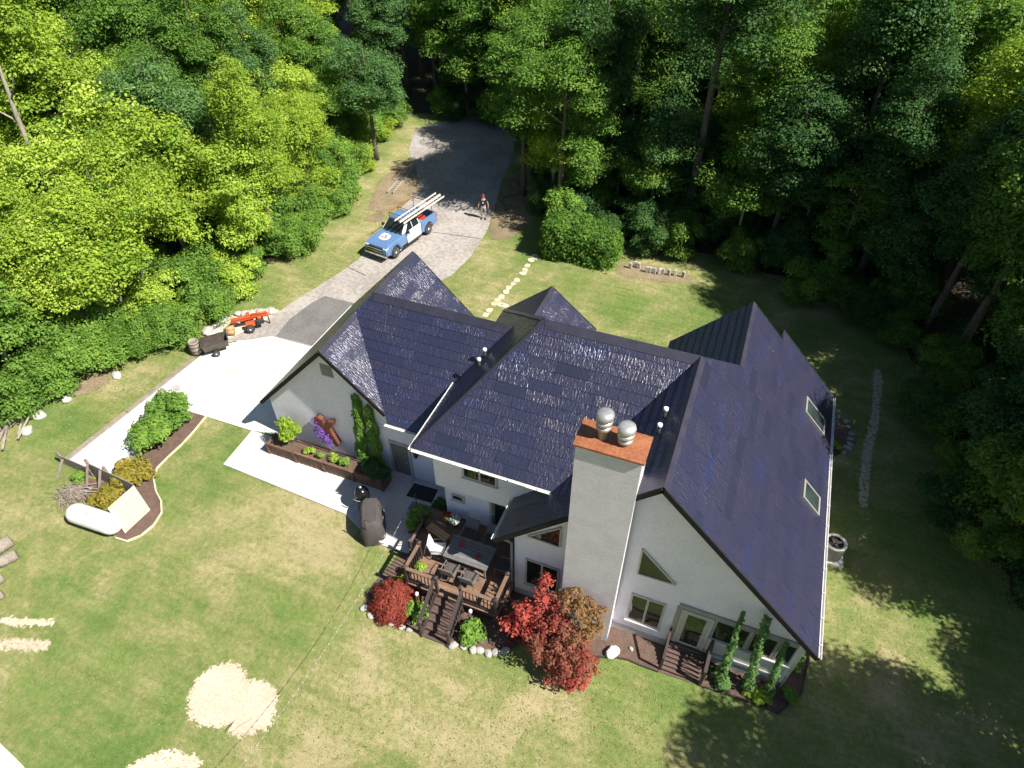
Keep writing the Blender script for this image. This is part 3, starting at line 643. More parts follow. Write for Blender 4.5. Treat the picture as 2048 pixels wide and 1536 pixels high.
# walls
def wall(pts_xz, y0, y1, mat='stucco'): return MB().prism([(x, y0, z) for x, z in pts_xz], (0, y1 - y0, 0)).build('wall', mat, house)
wd = ZT + .02
wall([(-4.75, 0), (4.88, 0), (4.88, zRr(4.88) - wd), (xr, zr - wd), (-4.75, zRl(-4.75) - wd)], 12.1, 13.46)
wall([(-4.76, 0), (4.878, 0), (4.878, zRr(4.878) - wd), (1.02, zRr(1.02) - wd), (-1.5, 4.95), (-4.76, 4.95)], 13.46, 22.4)
wall([(-17.9, 0), (-11.0, 0), (-11.0, zGr(-11.0) - wd), (gx, gz - wd), (-17.9, zGl(-17.9) - wd)], 15.6, 22.6)
MB().prism([(-11.2, 15.602, 0), (-8.48, 15.602, 0), (-8.48, 15.602, zC(15.602) - wd), (-11.2, 15.602, zC(15.602) - wd)], (0, 3.0, 0)).build('wall', 'stucco', house)
box('wall', 'stucco', house, -8.48, -3.9, 13.45, 20.8, 3.2, 5.42)
box('wall', 'stucco', house, -8.42, -4.76, 13.95, 20.6, 0, 3.198)
box('wall', 'stucco', house, -9.1, -5.3, 20.6, 22.5, 0, 4.5)
box('foundation', 'frame_grey', house, -4.74, 4.90, 12.075, 12.095, 0, .38)

def window(x0, x1, z0, z1, y, n=2, mat='frame_grey', fw=.075, sill=True, label=None):
    mb = MB(); d0, d1 = y - .055, y + .01
    mb.box(x0, x1, d0, d1, z0, z0 + fw); mb.box(x0, x1, d0, d1, z1 - fw, z1); mb.box(x0, x0 + fw, d0, d1, z0 + fw, z1 - fw); mb.box(x1 - fw, x1, d0, d1, z0 + fw, z1 - fw)
    w = (x1 - x0 - fw) / n
    for i in range(1, n): mb.box(x0 + i * w, x0 + i * w + fw, d0, d1, z0 + fw, z1 - fw)
    o = mb.build('window', mat, house)
    for i in range(n): box('pane', 'glass', o, x0 + fw + i * w + .002, x0 + i * w + w - .002, y - .03, y - .012, z0 + fw + .002, z1 - fw - .002)
    if sill: box('sill', 'trim_white', o, x0 - .04, x1 + .04, y - .11, y - .002, z0 - .05, z0 - .002)
    if label: o['label'] = label
    return o
YF = 12.1
window(-0.50, 0.69, 0.99, 2.70, YF, 2, 'frame_grey'); window(-4.33, -3.05, .97, 2.60, YF, 2, 'frame_grey')
window(-7.29, -5.93, 4.25, 4.88, 13.45, 2); window(-8.14, -7.58, 1.9, 2.27, 13.95, 1)
def tri_window(pts, y):
    P = [Vector((x, y, z)) for x, z in pts]; c = sum(P, Vector()) / 3; mb = MB()
    for i in range(3): mb.bar(P[i] + Vector((0, -.03, 0)), P[(i + 1) % 3] + Vector((0, -.03, 0)), .055, .055, up=(0, 1, 0))
    o = mb.build('window', 'frame_grey', house); MB().prism([p.lerp(c, .04) + Vector((0, -.03, 0)) for p in P], (0, .02, 0)).build('pane', 'glass', o); o['label'] = 'triangular gable window'
tri_window([(-.48, 5.35), (-.46, 3.95), (.76, 4.02)], YF); tri_window([(-4.25, 4.0), (-3.12, 5.08), (-3.12, 3.98)], YF)
# glazed porch corner
box('header_trim', 'trim_taupe', house, 1.08, 4.92, YF - .06, YF - .002, 2.86, 3.06)
def door(x0, x1, z0, z1, y, mat, glass=False, handle_x=None):
    o = box('door', mat, house, x0, x1, y - .05, y - .004, z0, z1)
    fr = MB(); fr.box(x0 - .1, x0 - .002, y - .075, y - .003, z0, z1 + .1); fr.box(x1 + .002, x1 + .1, y - .075, y - .003, z0, z1 + .1); fr.box(x0 - .002, x1 + .002, y - .075, y - .003, z1 + .002, z1 + .1); fr.build('frame', 'frame_grey', o)
    if glass: box('pane', 'glass', o, x0 + .13, x1 - .13, y - .058, y - .051, z0 + .15, z1 - .13)
    hx = handle_x or x1 - .08; MB().tube([(hx, y - .05, z0 + 1.0), (hx, y - .10, z0 + 1.0), (hx - .1, y - .10, z0 + 1.0)], .015, 6).build('handle', 'aluminium', o)
    return o
door(1.30, 2.16, .62, 2.72, YF, 'frame_grey', True); box('corner_trim', 'trim_taupe', house, 1.04, 1.19, YF - .06, YF - .002, .45, 2.858)
sw = [(2.30, 3.42), (3.47, 4.28), (4.33, 4.86)]
for a, b in sw: window(a, b, 1.62, 2.85, YF, 1, 'trim_taupe', .06, False)
box('sill', 'trim_white', house, 2.28, 4.95, YF - .11, YF - .002, 1.55, 1.612)
for k in range(3): box('wall_panel', 'trim_white', house, 2.30 + k * .86, 2.30 + k * .86 + .85, YF - .035, YF - .003, .74, 1.54)
box('base_trim', 'frame_grey', house, 2.28, 4.93, YF - .07, YF - .003, .62, .735)
box('corner_post', 'trim_white', house, 4.83, 4.96, YF - .075, YF + .06, .40, 3.05)
for k in range(4):   # side windows of the porch
    y = 12.35 + k * 1.1; mb = MB(); x = 4.885
    mb.box(x, x + .05, y, y + .06, 1.62, 2.85); mb.box(x, x + .05, y + .94, y + 1.0, 1.62, 2.85); mb.box(x, x + .05, y + .06, y + .94, 1.62, 1.68); mb.box(x, x + .05, y + .06, y + .94, 2.79, 2.85)
    o = mb.build('window', 'trim_taupe', house); box('pane', 'glass', o, x + .01, x + .03, y + .062, y + .938, 1.682, 2.788)
door(-11.80, -10.98, .06, 2.06, 15.6, 'door_brown'); door(-6.40, -5.45, .85, 2.88, 13.95, 'door_brown', True, -6.3)
box('door_step', 'concrete_walk', house, -11.95, -10.85, 15.25, 15.59, .05, .14)
lm = MB().lathe([(.02, .32), (.09, .22), (.10, .0), (.06, -.08)], (-10.55, 15.45, 1.75), 10).build('wall_lamp', 'black_plastic', house); MB().bar((-10.55, 15.6, 1.9), (-10.55, 15.45, 2.05), .03, .03).build('arm', 'black_plastic', lm)
gv = MB().prism([(-14.55, 15.58, 5.62), (-14.55, 15.58, 4.98), (-13.98, 15.58, 4.98), (-13.98, 15.58, 5.62 - .02)], (0, .015, 0)).build('gable_vent', 'grey_metal', house)
for k in range(7): MB().bar((-14.52, 15.565, 5.04 + k * .085), (-14.01, 15.565, 5.04 + k * .085), .012, .05).build('slat', 'grey_metal', gv)
# down pipe at the left corner of the tall gable
MB().tube([(-5.25, 11.75, 3.8), (-4.95, 11.95, 3.5), (-4.82, 12.0, 3.35), (-4.82, 12.0, .3), (-4.9, 11.8, .1)], .045, 8).build('down_pipe', 'grey_metal', house)
MB().tube([(5.31, 11.75, 3.38), (5.05, 11.95, 3.1), (4.99, 12.02, 3.0), (4.99, 12.02, .2)], .04, 8).build('down_pipe', 'trim_white', house)
# garage doors on the drive side
for k in range(2):
    y0 = 16.3 + k * 3.1; o = box('garage_door', 'trim_white', house, -17.945, -17.902, y0, y0 + 2.6, 0.05, 2.0)
    for j in range(4): box('panel', 'trim_white', o, -17.965, -17.947, y0 + .04, y0 + 2.56, .08 + j * .48, .08 + j * .48 + .44)

# chimney of painted blocks
cx0, cx1, cy0, cy1, cz = -2.76, -0.95, 11.45, 12.35, 9.9
chim = box('chimney', 'block', house, cx0 + .003, cx1 - .003, cy0 + .003, cy1, 0, cz - .01)
bw, bh = (cx1 - cx0) / 4.5, 9.9 / 48
side = MB(); r = 0; z = -0.004
blk = {}
def block(x0, x1, z0):
    key = round(x1 - x0, 3)
    if key not in blk:
        d = 0.02; blk[key] = MB().box(0, x1 - x0 - .003, 0, d, 0, bh - .003).mesh('block'); blk[key].materials.append(MAT['block'])
    o = link('block', blk[key], chim); o.location = (x0 + .001, cy0 - random.uniform(.0, .001), z0 + .001)
bh = cz / 48
while r < 48:
    x = cx0 - (bw / 2 if r % 2 else 0)
    while x < cx1 - .02:
        a, b = max(x, cx0), min(x + bw, cx1)
        if b - a > .05: block(a, b, z)
        x += bw
    for k in range(2):
        ya = cy0 + .025 + k * .44; side.box(cx1 - .012, cx1, ya, ya + .43, z + .004, z + bh - .004); side.box(cx0, cx0 + .012, ya, ya + .43, z + .004, z + bh - .004)
    z += bh; r += 1
so = side.build('block', 'block', chim); so['kind'] = 'stuff'
capo = MB().add([(cx0 - .06, cy0 - .07, cz), (cx1 + .06, cy0 - .07, cz), (cx1 + .06, cy1 + .06, cz), (cx0 - .06, cy1 + .06, cz), (cx0 - .06, cy0 - .07, cz + .07), (cx1 + .06, cy0 - .07, cz + .07), (cx1 + .06, cy1 + .06, cz + .07), (cx0 - .06, cy1 + .06, cz + .07), (cx0 + .5, 11.9, cz + .13), (cx1 - .5, 11.9, cz + .13)],
    [(3, 2, 1, 0), (0, 1, 5, 4), (1, 2, 6, 5), (2, 3, 7, 6), (3, 0, 4, 7), (4, 5, 9, 8), (5, 6, 9), (6, 7, 8, 9), (7, 4, 8)]).build('chimney_cap', 'rust_metal', chim)
def flue(x, y, h):
    z0 = cz + .08; prof = [(.13, 0), (.13, h - .62), (.20, h - .60), (.215, h - .50), (.19, h - .47), (.15, h - .46), (.15, h - .43), (.22, h - .41), (.235, h - .32), (.21, h - .28), (.16, h - .27), (.16, h - .24), (.23, h - .22), (.25, h - .12), (.225, h - .04), (.12, h), (.01, h + .01)]
    MB().lathe([(r, z) for r, z in prof], (x, y, z0), 24).build('flue_cowl', 'aluminium', chim)
flue(-2.15, 11.86, 1.0); flue(-1.55, 11.88, .72)

# vents through the roof
def vent_pipe(x, y, z, h):
    o = MB().lathe([(.055, -.15), (.055, h - .12), (.05, h - .12)], (x, y, z), 10).build('vent_pipe', 'pipe_dark', house); MB().lathe([(.075, h - .12), (.08, h), (.06, h + .01)], (x, y, z), 12).build('vent_cap', 'pipe_white', o)
vent_pipe(-.87, 14.75, zRl(-.87), .42); vent_pipe(-.90, 14.05, zRl(-.90), .42); vent_pipe(-8.0, 16.75, zLh(-8.0), .40); vent_pipe(-8.05, 17.4, zLh(-8.05), .40)
def skylight(xa, xb, y0, y1):
    def pt(x, y, h): 
        nv = Vector((1.01, 0, 1)).normalized(); return Vector((x, y, zRr(x))) + nv * h
    h = .13; mb = MB(); w = .07
    for (a, b, c, d) in ((xa, xb, y0, y0 + w), (xa, xb, y1 - w, y1), (xa, xa + w, y0 + w, y1 - w), (xb - w, xb, y0 + w, y1 - w)):
        lo = [pt(a, c, .0), pt(b, c, .0), pt(b, d, .0), pt(a, d, .0)]; hi = [pt(a, c, h), pt(b, c, h), pt(b, d, h), pt(a, d, h)]
        mb.add(lo + hi, [(3, 2, 1, 0), (4, 5, 6, 7), (0, 1, 5, 4), (1, 2, 6, 5), (2, 3, 7, 6), (3, 0, 4, 7)])
    o = mb.build('skylight', 'grey_metal', house)
    mb = MB(); a, b, c, d = xa + w + .003, xb - w - .003, y0 + w + .003, y1 - w - .003
    lo = [pt(a, c, h - .04), pt(b, c, h - .04), pt(b, d, h - .04), pt(a, d, h - .04)]; hi = [pt(a, c, h - .02), pt(b, c, h - .02), pt(b, d, h - .02), pt(a, d, h - .02)]
    mb.add(lo + hi, [(3, 2, 1, 0), (4, 5, 6, 7), (0, 1, 5, 4), (1, 2, 6, 5), (2, 3, 7, 6), (3, 0, 4, 7)]).build('pane', 'skylight_glass', o)
skylight(4.05, 4.80, 16.55, 17.40); skylight(3.80, 4.78, 20.6, 21.5)

# ================================================================== TREES AND PLANTS
PROTO = {}
def proto(key, seed, rx, rz, zc, h, r, nl, per_lobe, clump, per, leaf, lobe_r=.45, flat=.45, nb=10, lean=.4, bark='bark', z_first=.4):
    cme, cs = make_crown('crown', seed, rx, rz, zc, nl, per_lobe, clump, per, leaf, flat, lobe_r)
    tme = make_trunk('trunk', seed, h, r, cs, nb, lean, z_first); tme.materials.append(MAT[bark]); cme.materials.append(MAT['leaf_mid'])
    PROTO[key] = (tme, cme)
proto('broad0', 11, 3.9, 4.4, 7.7, 10.5, .20, 24, 14, .80, 108, .15, .33, .5)
proto('broad1', 12, 3.7, 4.8, 7.9, 11.0, .19, 25, 14, .78, 108, .15, .32, .5)
proto('broad2', 17, 4.2, 4.2, 7.5, 10.5, .22, 25, 14, .84, 108, .155, .32, .5)
proto('tall0', 13, 3.2, 6.7, 9.7, 15, .21, 30, 13, .74, 104, .15, .29, .52)
proto('tall1', 14, 3.0, 7.1, 9.9, 15, .20, 31, 13, .72, 104, .15, .29, .52)
proto('open0', 18, 3.5, 4.8, 11.6, 15.5, .23, 18, 14, .84, 115, .15, .34, .5, nb=14, z_first=.5)
proto('young0', 15, 2.3, 3.0, 3.7, 5.8, .09, 17, 11, .55, 105, .115, .36, .55, bark='bark_pale')
proto('young1', 16, 2.1, 3.3, 3.9, 6.2, .085, 18, 11, .53, 105, .115, .35, .55, bark='bark_pale')
proto('bush0', 21, 1.8, 1.35, 1.05, 1.8, .05, 13, 11, .46, 85, .115, .40, .6, nb=6)
proto('bush1', 22, 1.6, 1.55, 1.15, 2.0, .05, 13, 11, .44, 85, .115, .40, .6, nb=6)
def tree(key, x, y, s, mat, label, group=None, rz=None, name='tree', cat='tree', sz=None, z=0.0):
    t = thing(name, label, cat, (x, y, z), random.uniform(0, 6.28) if rz is None else rz, group)
    t.scale = (s, s, s if sz is None else sz)
    tme, cme = PROTO[key]
    link('trunk' if cat == 'tree' else 'stem', tme, t)
    c = link('crown' if cat == 'tree' else 'foliage', cme, t)
    c.material_slots[0].link = 'OBJECT'; c.material_slots[0].material = MAT[mat]
    return t
def inside(P, x, y):
    r = False; n = len(P)
    for i in range(n):
        (x1, y1), (x2, y2) = P[i], P[(i + 1) % n]
        if (y1 > y) != (y2 > y) and x < (x2 - x1) * (y - y1) / (y2 - y1) + x1: r = not r
    return r
def edge_dist(P, x, y):
    d = 1e9
    for i in range(len(P)):
        a = Vector(P[i]); b = Vector(P[(i + 1) % len(P)]); p = Vector((x, y)); t = max(0, min(1, (p - a).dot(b - a) / (b - a).length_squared)); d = min(d, (p - (a + (b - a) * t)).length)
    return d
def seen(x, y, z, m=1.0):
    d = Vector((x, y, z)) - CAM
    if d.dot(c_f) < 2: return False
    sx, sy = screen((x, y, z)); return abs(sx) < 512 * m + 40 and abs(sy) < 384 * m + 40
placed = []
def free(x, y, d):
    return all((x - a) ** 2 + (y - b) ** 2 > d * d for a, b in placed)
# --- trees one can pick out in the photograph
def own(key, x, y, s, mat, label, **k): placed.append((x, y)); return tree(key, x, y, s, mat, label, **k)
own('open0', -3.8, 41.1, 1.22, 'leaf_dark', 'tall straight tree with a long bare trunk behind the grey stones')
own('broad1', -15.85, 42.2, .95, 'leaf_mid', 'slim bare-trunked tree at the right edge of the driveway, behind the standing person', rz=1.0)
own('tall0', -9.2, 46.0, .95, 'leaf_mid', 'thin tree standing alone behind the vine-covered hedge', rz=2.0)
own('open0', -6.6, 47.5, .82, 'leaf_dark', 'slender dark trunk in the shade right of the thin tree behind the hedge', rz=4.2)
own('broad0', -12.2, 39.4, 1.0, 'leaf_mid', 'broad green tree at the corner of back wood and driveway')
own('broad2', -14.2, 44.6, 1.08, 'leaf_mid', 'broad green tree leaning over the right side of the driveway')
own('tall1', -11.0, 43.6, 1.0, 'leaf_dark', 'tall dark tree behind the bright maple above the hedge')
own('broad0', -17.4, 48.6, 1.0, 'leaf_mid', 'broad green tree on the inside of the driveway bend')
own('young1', -13.3, 41.4, 1.5, 'leaf_lime', 'bright yellow-green maple catching the sun above the hedge')
own('young1', -26.0, 54.6, 1.75, 'leaf_mid', 'low leafy tree closing the left of the far driveway end')
own('young0', -23.4, 55.6, 1.8, 'leaf_mid', 'low leafy tree in the middle of the far driveway end')
own('broad2', -25.2, 58.4, 1.0, 'leaf_mid', 'broad tree rising behind the far driveway end')
own('broad0', -21.0, 58.6, 1.0, 'leaf_mid', 'broad tree behind the light green maple at the driveway end')
own('young0', -20.6, 54.6, 1.7, 'leaf_lime', 'light green maple hanging over the far end of the driveway')
own('open0', -36.7, 32.0, .72, 'leaf_mid', 'tree with a bare pale leaning trunk in the left wood near the truck', rz=.4)
own('young0', -34.5, 25.5, 1.75, 'leaf_yellow', 'large yellow-green tree in the sunny middle of the left wood')
own('young1', -37.6, 17.8, 1.5, 'leaf_yellow', 'pale yellow tree left of the large yellow-green tree in the left wood')
own('young1', -44.5, 31.5, 1.9, 'leaf_yellow', 'yellow-leaved tree beside the bare dead snag in the left wood')
own('tall1', -57, 38.5, 1.15, 'leaf_mid', 'tall mid green tree at the very top left of the wood')
own('tall0', -53, 43.5, 1.15, 'leaf_lime', 'tall lime tree at the top left, right of the tallest mid green one')
own('tall0', -62, 44, 1.2, 'leaf_mid', 'tall tree at the far back of the top left wood')
own('young0', -31.3, 17.5, 1.25, 'leaf_yellow', 'small yellow-green tree at the front of the left wood above the concrete apron')
own('young1', -33.5, 14.5, 1.3, 'leaf_lime', 'lime green tree at the front left corner of the wood')
own('young0', -29.4, 31.8, 1.35, 'leaf_lime', 'soft lime green tree at the wood edge left of the truck')
own('broad2', -29.0, 43.5, .80, 'leaf_bluegreen', 'rounded blue-green tree at the wood edge beside the ground ladder')
own('broad2', -13.2, 49.0, 1.1, 'leaf_mid', 'broad green tree right of the far driveway')
own('broad1', -15.4, 52.6, 1.1, 'leaf_mid', 'broad green tree where the driveway enters the wood')
own('young0', 12.2, 21.6, 1.05, 'leaf_mid', 'leafy young tree at the right edge in front of the dark wood')
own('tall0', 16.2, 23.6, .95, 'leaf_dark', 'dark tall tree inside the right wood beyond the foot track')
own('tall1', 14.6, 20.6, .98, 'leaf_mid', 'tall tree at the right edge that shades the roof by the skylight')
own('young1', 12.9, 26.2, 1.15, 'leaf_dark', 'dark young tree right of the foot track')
own('broad0', 15.8, 10.0, 1.08, 'leaf_mid', 'broad tree just off the lower right corner whose shadow lies on the lawn')
own('young1', 13.3, 12.0, .85, 'leaf_bluegreen', 'small tree reaching into the lower right corner')
own('broad2', 19.6, 15.2, .92, 'leaf_mid', 'broad tree off the right edge shading the side lawn')
own('tall0', 19.5, 18.6, .82, 'leaf_dark', 'tall tree off the right edge beside the side lawn')
own('broad2', 14.2, 7.6, 1.08, 'leaf_mid', 'tree below the lower right corner that darkens the bottom lawn')
own('broad1', 18.5, 6.3, 1.05, 'leaf_mid', 'second broad tree off the lower right corner shading the lawn')
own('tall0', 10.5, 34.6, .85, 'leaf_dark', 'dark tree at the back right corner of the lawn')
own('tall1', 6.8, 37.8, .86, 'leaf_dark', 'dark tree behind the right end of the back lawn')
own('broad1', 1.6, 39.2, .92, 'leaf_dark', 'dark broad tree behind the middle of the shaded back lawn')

# labels that single a plant out by what it stands next to
MARKS = [('the bare dead snag', (-39.4, 24.1, 8)), ('the work truck', (-20.9, 33, 1)), ('the ladder on the ground', (-25.6, 41.5, 0)), ('the boxy hedge', (-9.5, 35.9, 2)), ('the tall bare trunk', (-3.8, 41.1, 6)),
         ('the orange log splitter', (-24.6, 21.8, .5)), ('the black cart', (-24.9, 19.4, .5)), ('the stick pile', (-29.9, 11.3, .3)), ('the large yellow-green tree', (-34.5, 25.5, 6)), ('the driveway bend', (-27, 51, 0)), ('the standing person', (-17.2, 37.9, 1)),
         ('the row of grey stones', (-4.3, 35.6, .2)), ('the back gable peak', (1.0, 23, 7.7)), ('the stone-ringed bed', (6.5, 25.2, 0)), ('the foot track', (8, 27, 0)), ('the top left corner', (-75, 50, 6)), ('the middle of the top edge', (-30, 75, 6)), ('the top right corner', (16, 68, 9)), ('the right edge', (17, 34, 5)), ('the pale leaning trunk', (-36.7, 32, 4))]
USED = set()
def where_label(base, x, y, z):
    sx, sy = screen((x, y, z)); c = []
    for nm, p in MARKS:
        mx, my = screen(p); d = math.hypot(sx - mx, sy - my)
        dr = ('right of' if sx > mx else 'left of') if abs(sx - mx) > abs(sy - my) * 1.1 else ('above' if sy < my else 'below')
        c.append((d, '%s %s' % (dr, nm)))
    c.sort(); 
    far = ['', 'just ', 'some way ', 'well ', 'far ']
    for k in range(7):
        for j in range(k + 1, 9):
            t = '%s, %s and %s' % (base, c[k][1], c[j][1]) if k or j > 1 else '%s, %s' % (base, c[0][1])
            if t not in USED and len(t.split()) <= 16: USED.add(t); return t
    return base
LK = {'leaf_mid': 'mid green', 'leaf_dark': 'dark green', 'leaf_lime': 'lime green', 'leaf_yellow': 'yellow-green', 'leaf_bluegreen': 'blue-green'}
rt = random.Random(5)
placed += [(-39.6, 24.0), (-38, 23)]
def blocked(x, y):   # keep the view to the dead snag open
    a = Vector((-39.6, 24.0)); d = -a.normalized(); v = Vector((x, y)) - a; t = v.dot(d)
    return -.8 < t < 6.5 and abs(v.x * d.y - v.y * d.x) < 2.8
def fill(poly, where, step, mats, keys, dmax, smin, smax, margin, x0, x1, y0, y1):
    y = y0
    while y < y1:
        x = x0
        while x < x1:
            px, py = x + rt.uniform(-.42, .42) * step, y + rt.uniform(-.42, .42) * step; x += step
            if not inside(poly, px, py) or math.hypot(px, py) > dmax or blocked(px, py): continue
            ed = edge_dist(poly, px, py)
            if ed < margin or not free(px, py, step * .62): continue
            if not any(seen(px, py, z) for z in (1, 5, 9, 13)) and not (0 < px < 30 and 17 < py < 58): continue
            s = min(smax, smin + .035 * ed + (.16 if px > 9 else 0)) * rt.uniform(.88, 1.14)
            k = rt.choice(keys); m = rt.choices([a for a, b in mats], [b for a, b in mats])[0]
            if px > 9 and ed < 5 and py < 31: k = rt.choice(['broad0', 'broad1', 'broad2']); s = min(s, .86)
            if m in ('leaf_yellow',) : k = rt.choice(['young0', 'young1', 'broad0']); s = s * (1.7 if 'young' in k else .8)
            placed.append((px, py)); tree(k, px, py, s, m, where_label('%s tree' % LK[m], px, py, 8 * s), '%s trees in %s' % (LK[m], where))
        y += step
fill(WOOD_L, 'the sunlit left wood', 3.5, [('leaf_mid', 2.6), ('leaf_lime', 4.2), ('leaf_bluegreen', .9), ('leaf_yellow', 2.2)], ['broad0', 'broad1', 'broad2', 'tall0', 'tall1'], 82, .66, 1.06, 1.5, -90, -26, -4, 60)
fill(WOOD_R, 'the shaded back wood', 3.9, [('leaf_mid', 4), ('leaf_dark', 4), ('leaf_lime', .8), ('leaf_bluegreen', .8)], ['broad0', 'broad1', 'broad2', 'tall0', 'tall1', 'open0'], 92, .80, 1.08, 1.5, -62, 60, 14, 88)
# understorey: young trees filling the space below the crowns
def under(poly, where, step, mats, far, smin, smax, x0, x1, y0, y1):
    y = y0
    while y < y1:
        x = x0
        while x < x1:
            px, py = x + rt.uniform(-.45, .45) * step, y + rt.uniform(-.45, .45) * step; x += step
            if not inside(poly, px, py) or math.hypot(px, py) > 66 or blocked(px, py): continue
            ed = edge_dist(poly, px, py)
            if ed < 1.6 or ed > far or not seen(px, py, 3, .98) or not free(px, py, 1.3): continue
            m = rt.choices([a for a, b in mats], [b for a, b in mats])[0]; s = rt.uniform(smin, smax)
            tree(rt.choice(['young0', 'young1']), px, py, s, m, where_label('young %s tree' % LK[m], px, py, 4 * s), 'young %s trees in %s' % (LK[m], where))
        y += step
under(WOOD_L, 'the left wood', 3.3, [('leaf_lime', 4), ('leaf_mid', 3), ('leaf_yellow', 2.0)], 16, 1.0, 1.6, -60, -26, 4, 52)
under(WOOD_R, 'the back wood', 3.3, [('leaf_mid', 4), ('leaf_dark', 3), ('leaf_lime', .7)], 13, 1.0, 1.6, -34, 22, 14, 64)
# brush along the edge of the woods
def brush(poly, where, step, mats, smin, smax, far, x0, x1, y0, y1):
    y = y0
    while y < y1:
        x = x0
        while x < x1:
            px, py = x + rt.uniform(-.45, .45) * step, y + rt.uniform(-.45, .45) * step; x += step
            if not inside(poly, px, py) or math.hypot(px, py) > 62: continue
            ed = edge_dist(poly, px, py)
            if ed < .1 or ed > far or not seen(px, py, 1, .98): continue
            m = rt.choices([a for a, b in mats], [b for a, b in mats])[0]; s = rt.uniform(smin, smax) * (1 + .07 * ed)
            tree(rt.choice(['bush0', 'bush1']), px, py, s, m, where_label('%s brush' % LK.get(m, 'fresh green'), px, py, 1), '%s brush at the edge of %s' % (LK.get(m, 'fresh green'), where), name='wild_shrub', cat='shrub', sz=s * rt.uniform(.9, 1.35))
        y += step
brush(WOOD_L, 'the left wood', 1.75, [('leaf_bush', 6), ('leaf_lime', 1.6), ('leaf_mid', 3), ('leaf_yellow', .5)], .75, 1.05, 6.5, -50, -25, 5, 56)
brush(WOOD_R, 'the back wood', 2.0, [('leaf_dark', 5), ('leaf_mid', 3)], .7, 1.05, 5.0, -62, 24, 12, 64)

# dead snag leaning in the left wood
sn = thing('dead_tree', 'bare dead snag with pale bark leaning in the left wood', 'tree', (-39.6, 24.0, 0))
MB().tube([(0, 0, -.2), (.1, .05, 3), (.05, .1, 6), (.35, .2, 9), (.5, .4, 11), (.8, .5, 12.6)], [.22, .18, .16, .13, .09, .03], 9).build('trunk', 'bark_pale', sn)
for a, b, c in (((.05, .1, 6), (-1.2, -.2, 6.1), (-2.6, -.6, 5.9)), ((.15, .1, 7), (1.0, -.5, 7.4), (1.7, -.9, 8.1)), ((.3, .2, 8.6), (-.8, 0, 9.2), (-1.7, .2, 10.2)), ((.4, .3, 9.8), (1.3, .2, 10.6), (1.9, .1, 11.6)), ((.5, .4, 11), (-.2, .2, 12), (-.7, 0, 13)), ((.1, .05, 4.6), (-.9, -.5, 4.8), (-1.8, -.9, 5.3))):
    MB().tube([a, b, c], [.06, .04, .012], 6).build('branch', 'bark_pale', sn)

# --- garden plants
def shrub(name, label, x, y, rx, h, mat, seed, z=0.0, leaf=.12, nl=7, pl=14, per=55, clump=.26, flat=.6, cat='shrub', group=None, stems=5, lobe=.5, ry=None):
    rng = np.random.default_rng(seed); cs = crown_points(rng, rx, h * .5, h * .52, nl, pl, lobe)
    if ry: cs[:, 1] *= ry / rx
    C, Nn, t = clump_leaves(cs, rng.uniform(.7, 1.2, len(cs)) * clump, per, rng, flat)
    C[:, 2] = np.maximum(C[:, 2], .03)
    o = thing(name, label, cat, (x, y, z), 0, group)
    link('foliage', leaf_mesh('foliage', C, Nn, leaf, t, rng), o, mat)
    mb = MB(); rg = random.Random(seed)
    for k in range(stems):
        a = rg.uniform(0, 6.28); q = (math.cos(a) * rx * .5, math.sin(a) * rx * .5 * ((ry or rx) / rx), h * .7); mb.tube([(math.cos(a) * .05, math.sin(a) * .05, -.05), (q[0] * .5, q[1] * .5, h * .4), q], [.025, .018, .006], 5)
    mb.build('stem', 'bark', o)
    return o
shrub('lilac_shrub', 'taller leafy shrub at the apron end of the mulch bed', -22.75, 14.25, 1.15, 2.3, 'leaf_bush', 31, nl=9, pl=18, per=60)
shrub('lilac_shrub', 'leafy shrub between the taller shrub and the golden shrub', -22.85, 12.75, 1.0, 1.9, 'leaf_bush', 32, nl=9, pl=17, per=60)
shrub('golden_shrub', 'wide golden yellow shrub in the mulch bed by the plywood panel', -22.5, 11.0, 1.0, .95, 'leaf_gold', 33, leaf=.11, nl=8, pl=18, per=45, clump=.22)
shrub('golden_shrub', 'small golden shrub inside the plank enclosure', -22.5, 9.55, .65, .8, 'leaf_gold', 34, leaf=.1, clump=.2)
shrub('weed_clump', 'little green weed by the low plank fence', -24.5, 10.05, .3, .5, 'leaf_bush', 35, leaf=.1, nl=4, pl=8, per=25, clump=.14)
# weeping maroon maple dome: long fine leaves hanging outwards
def dome(x, y, rx, h):
    rng = np.random.default_rng(41); n = 9000; th = rng.uniform(0, 6.283, n); ph = np.arccos(rng.uniform(0.02, 1, n)); r = rng.uniform(.72, 1.03, n) + .08 * np.sin(th * 7 + ph * 5)
    C = np.stack([rx * r * np.sin(ph) * np.cos(th), rx * r * np.sin(ph) * np.sin(th), h * r * np.cos(ph)], 1); Nn = C / np.array([rx, rx, h]) + np.array([0, 0, .25]) + rng.normal(size=(n, 3)) * .5
    C[:, 2] = np.maximum(C[:, 2], .04)
    o = thing('weeping_maple', 'low dome of feathery maroon maple at the left of the deck stairs', 'shrub', (x, y, .03))
    link('foliage', leaf_mesh('foliage', C, Nn, .12, rng.uniform(0, 1, n) * .6 + .4 * (C[:, 2] / h), rng, .22), o, 'leaf_maroon')
    MB().tube([(0, 0, -.05), (.03, .02, .35), (.1, 0, .7)], [.05, .04, .02], 7).build('trunk', 'bark', o)
dome(-8.72, 9.92, .92, .95)
shrub('hydrangea', 'round bright green hydrangea left of the deck stairs', -7.72, 9.8, .42, .75, 'leaf_bush', 42, leaf=.13, nl=6, pl=12, per=30, clump=.16)
shrub('hydrangea', 'round bright green hydrangea right of the deck stairs', -5.5, 9.82, .46, .85, 'leaf_bush', 43, leaf=.13, nl=6, pl=13, per=30, clump=.16)
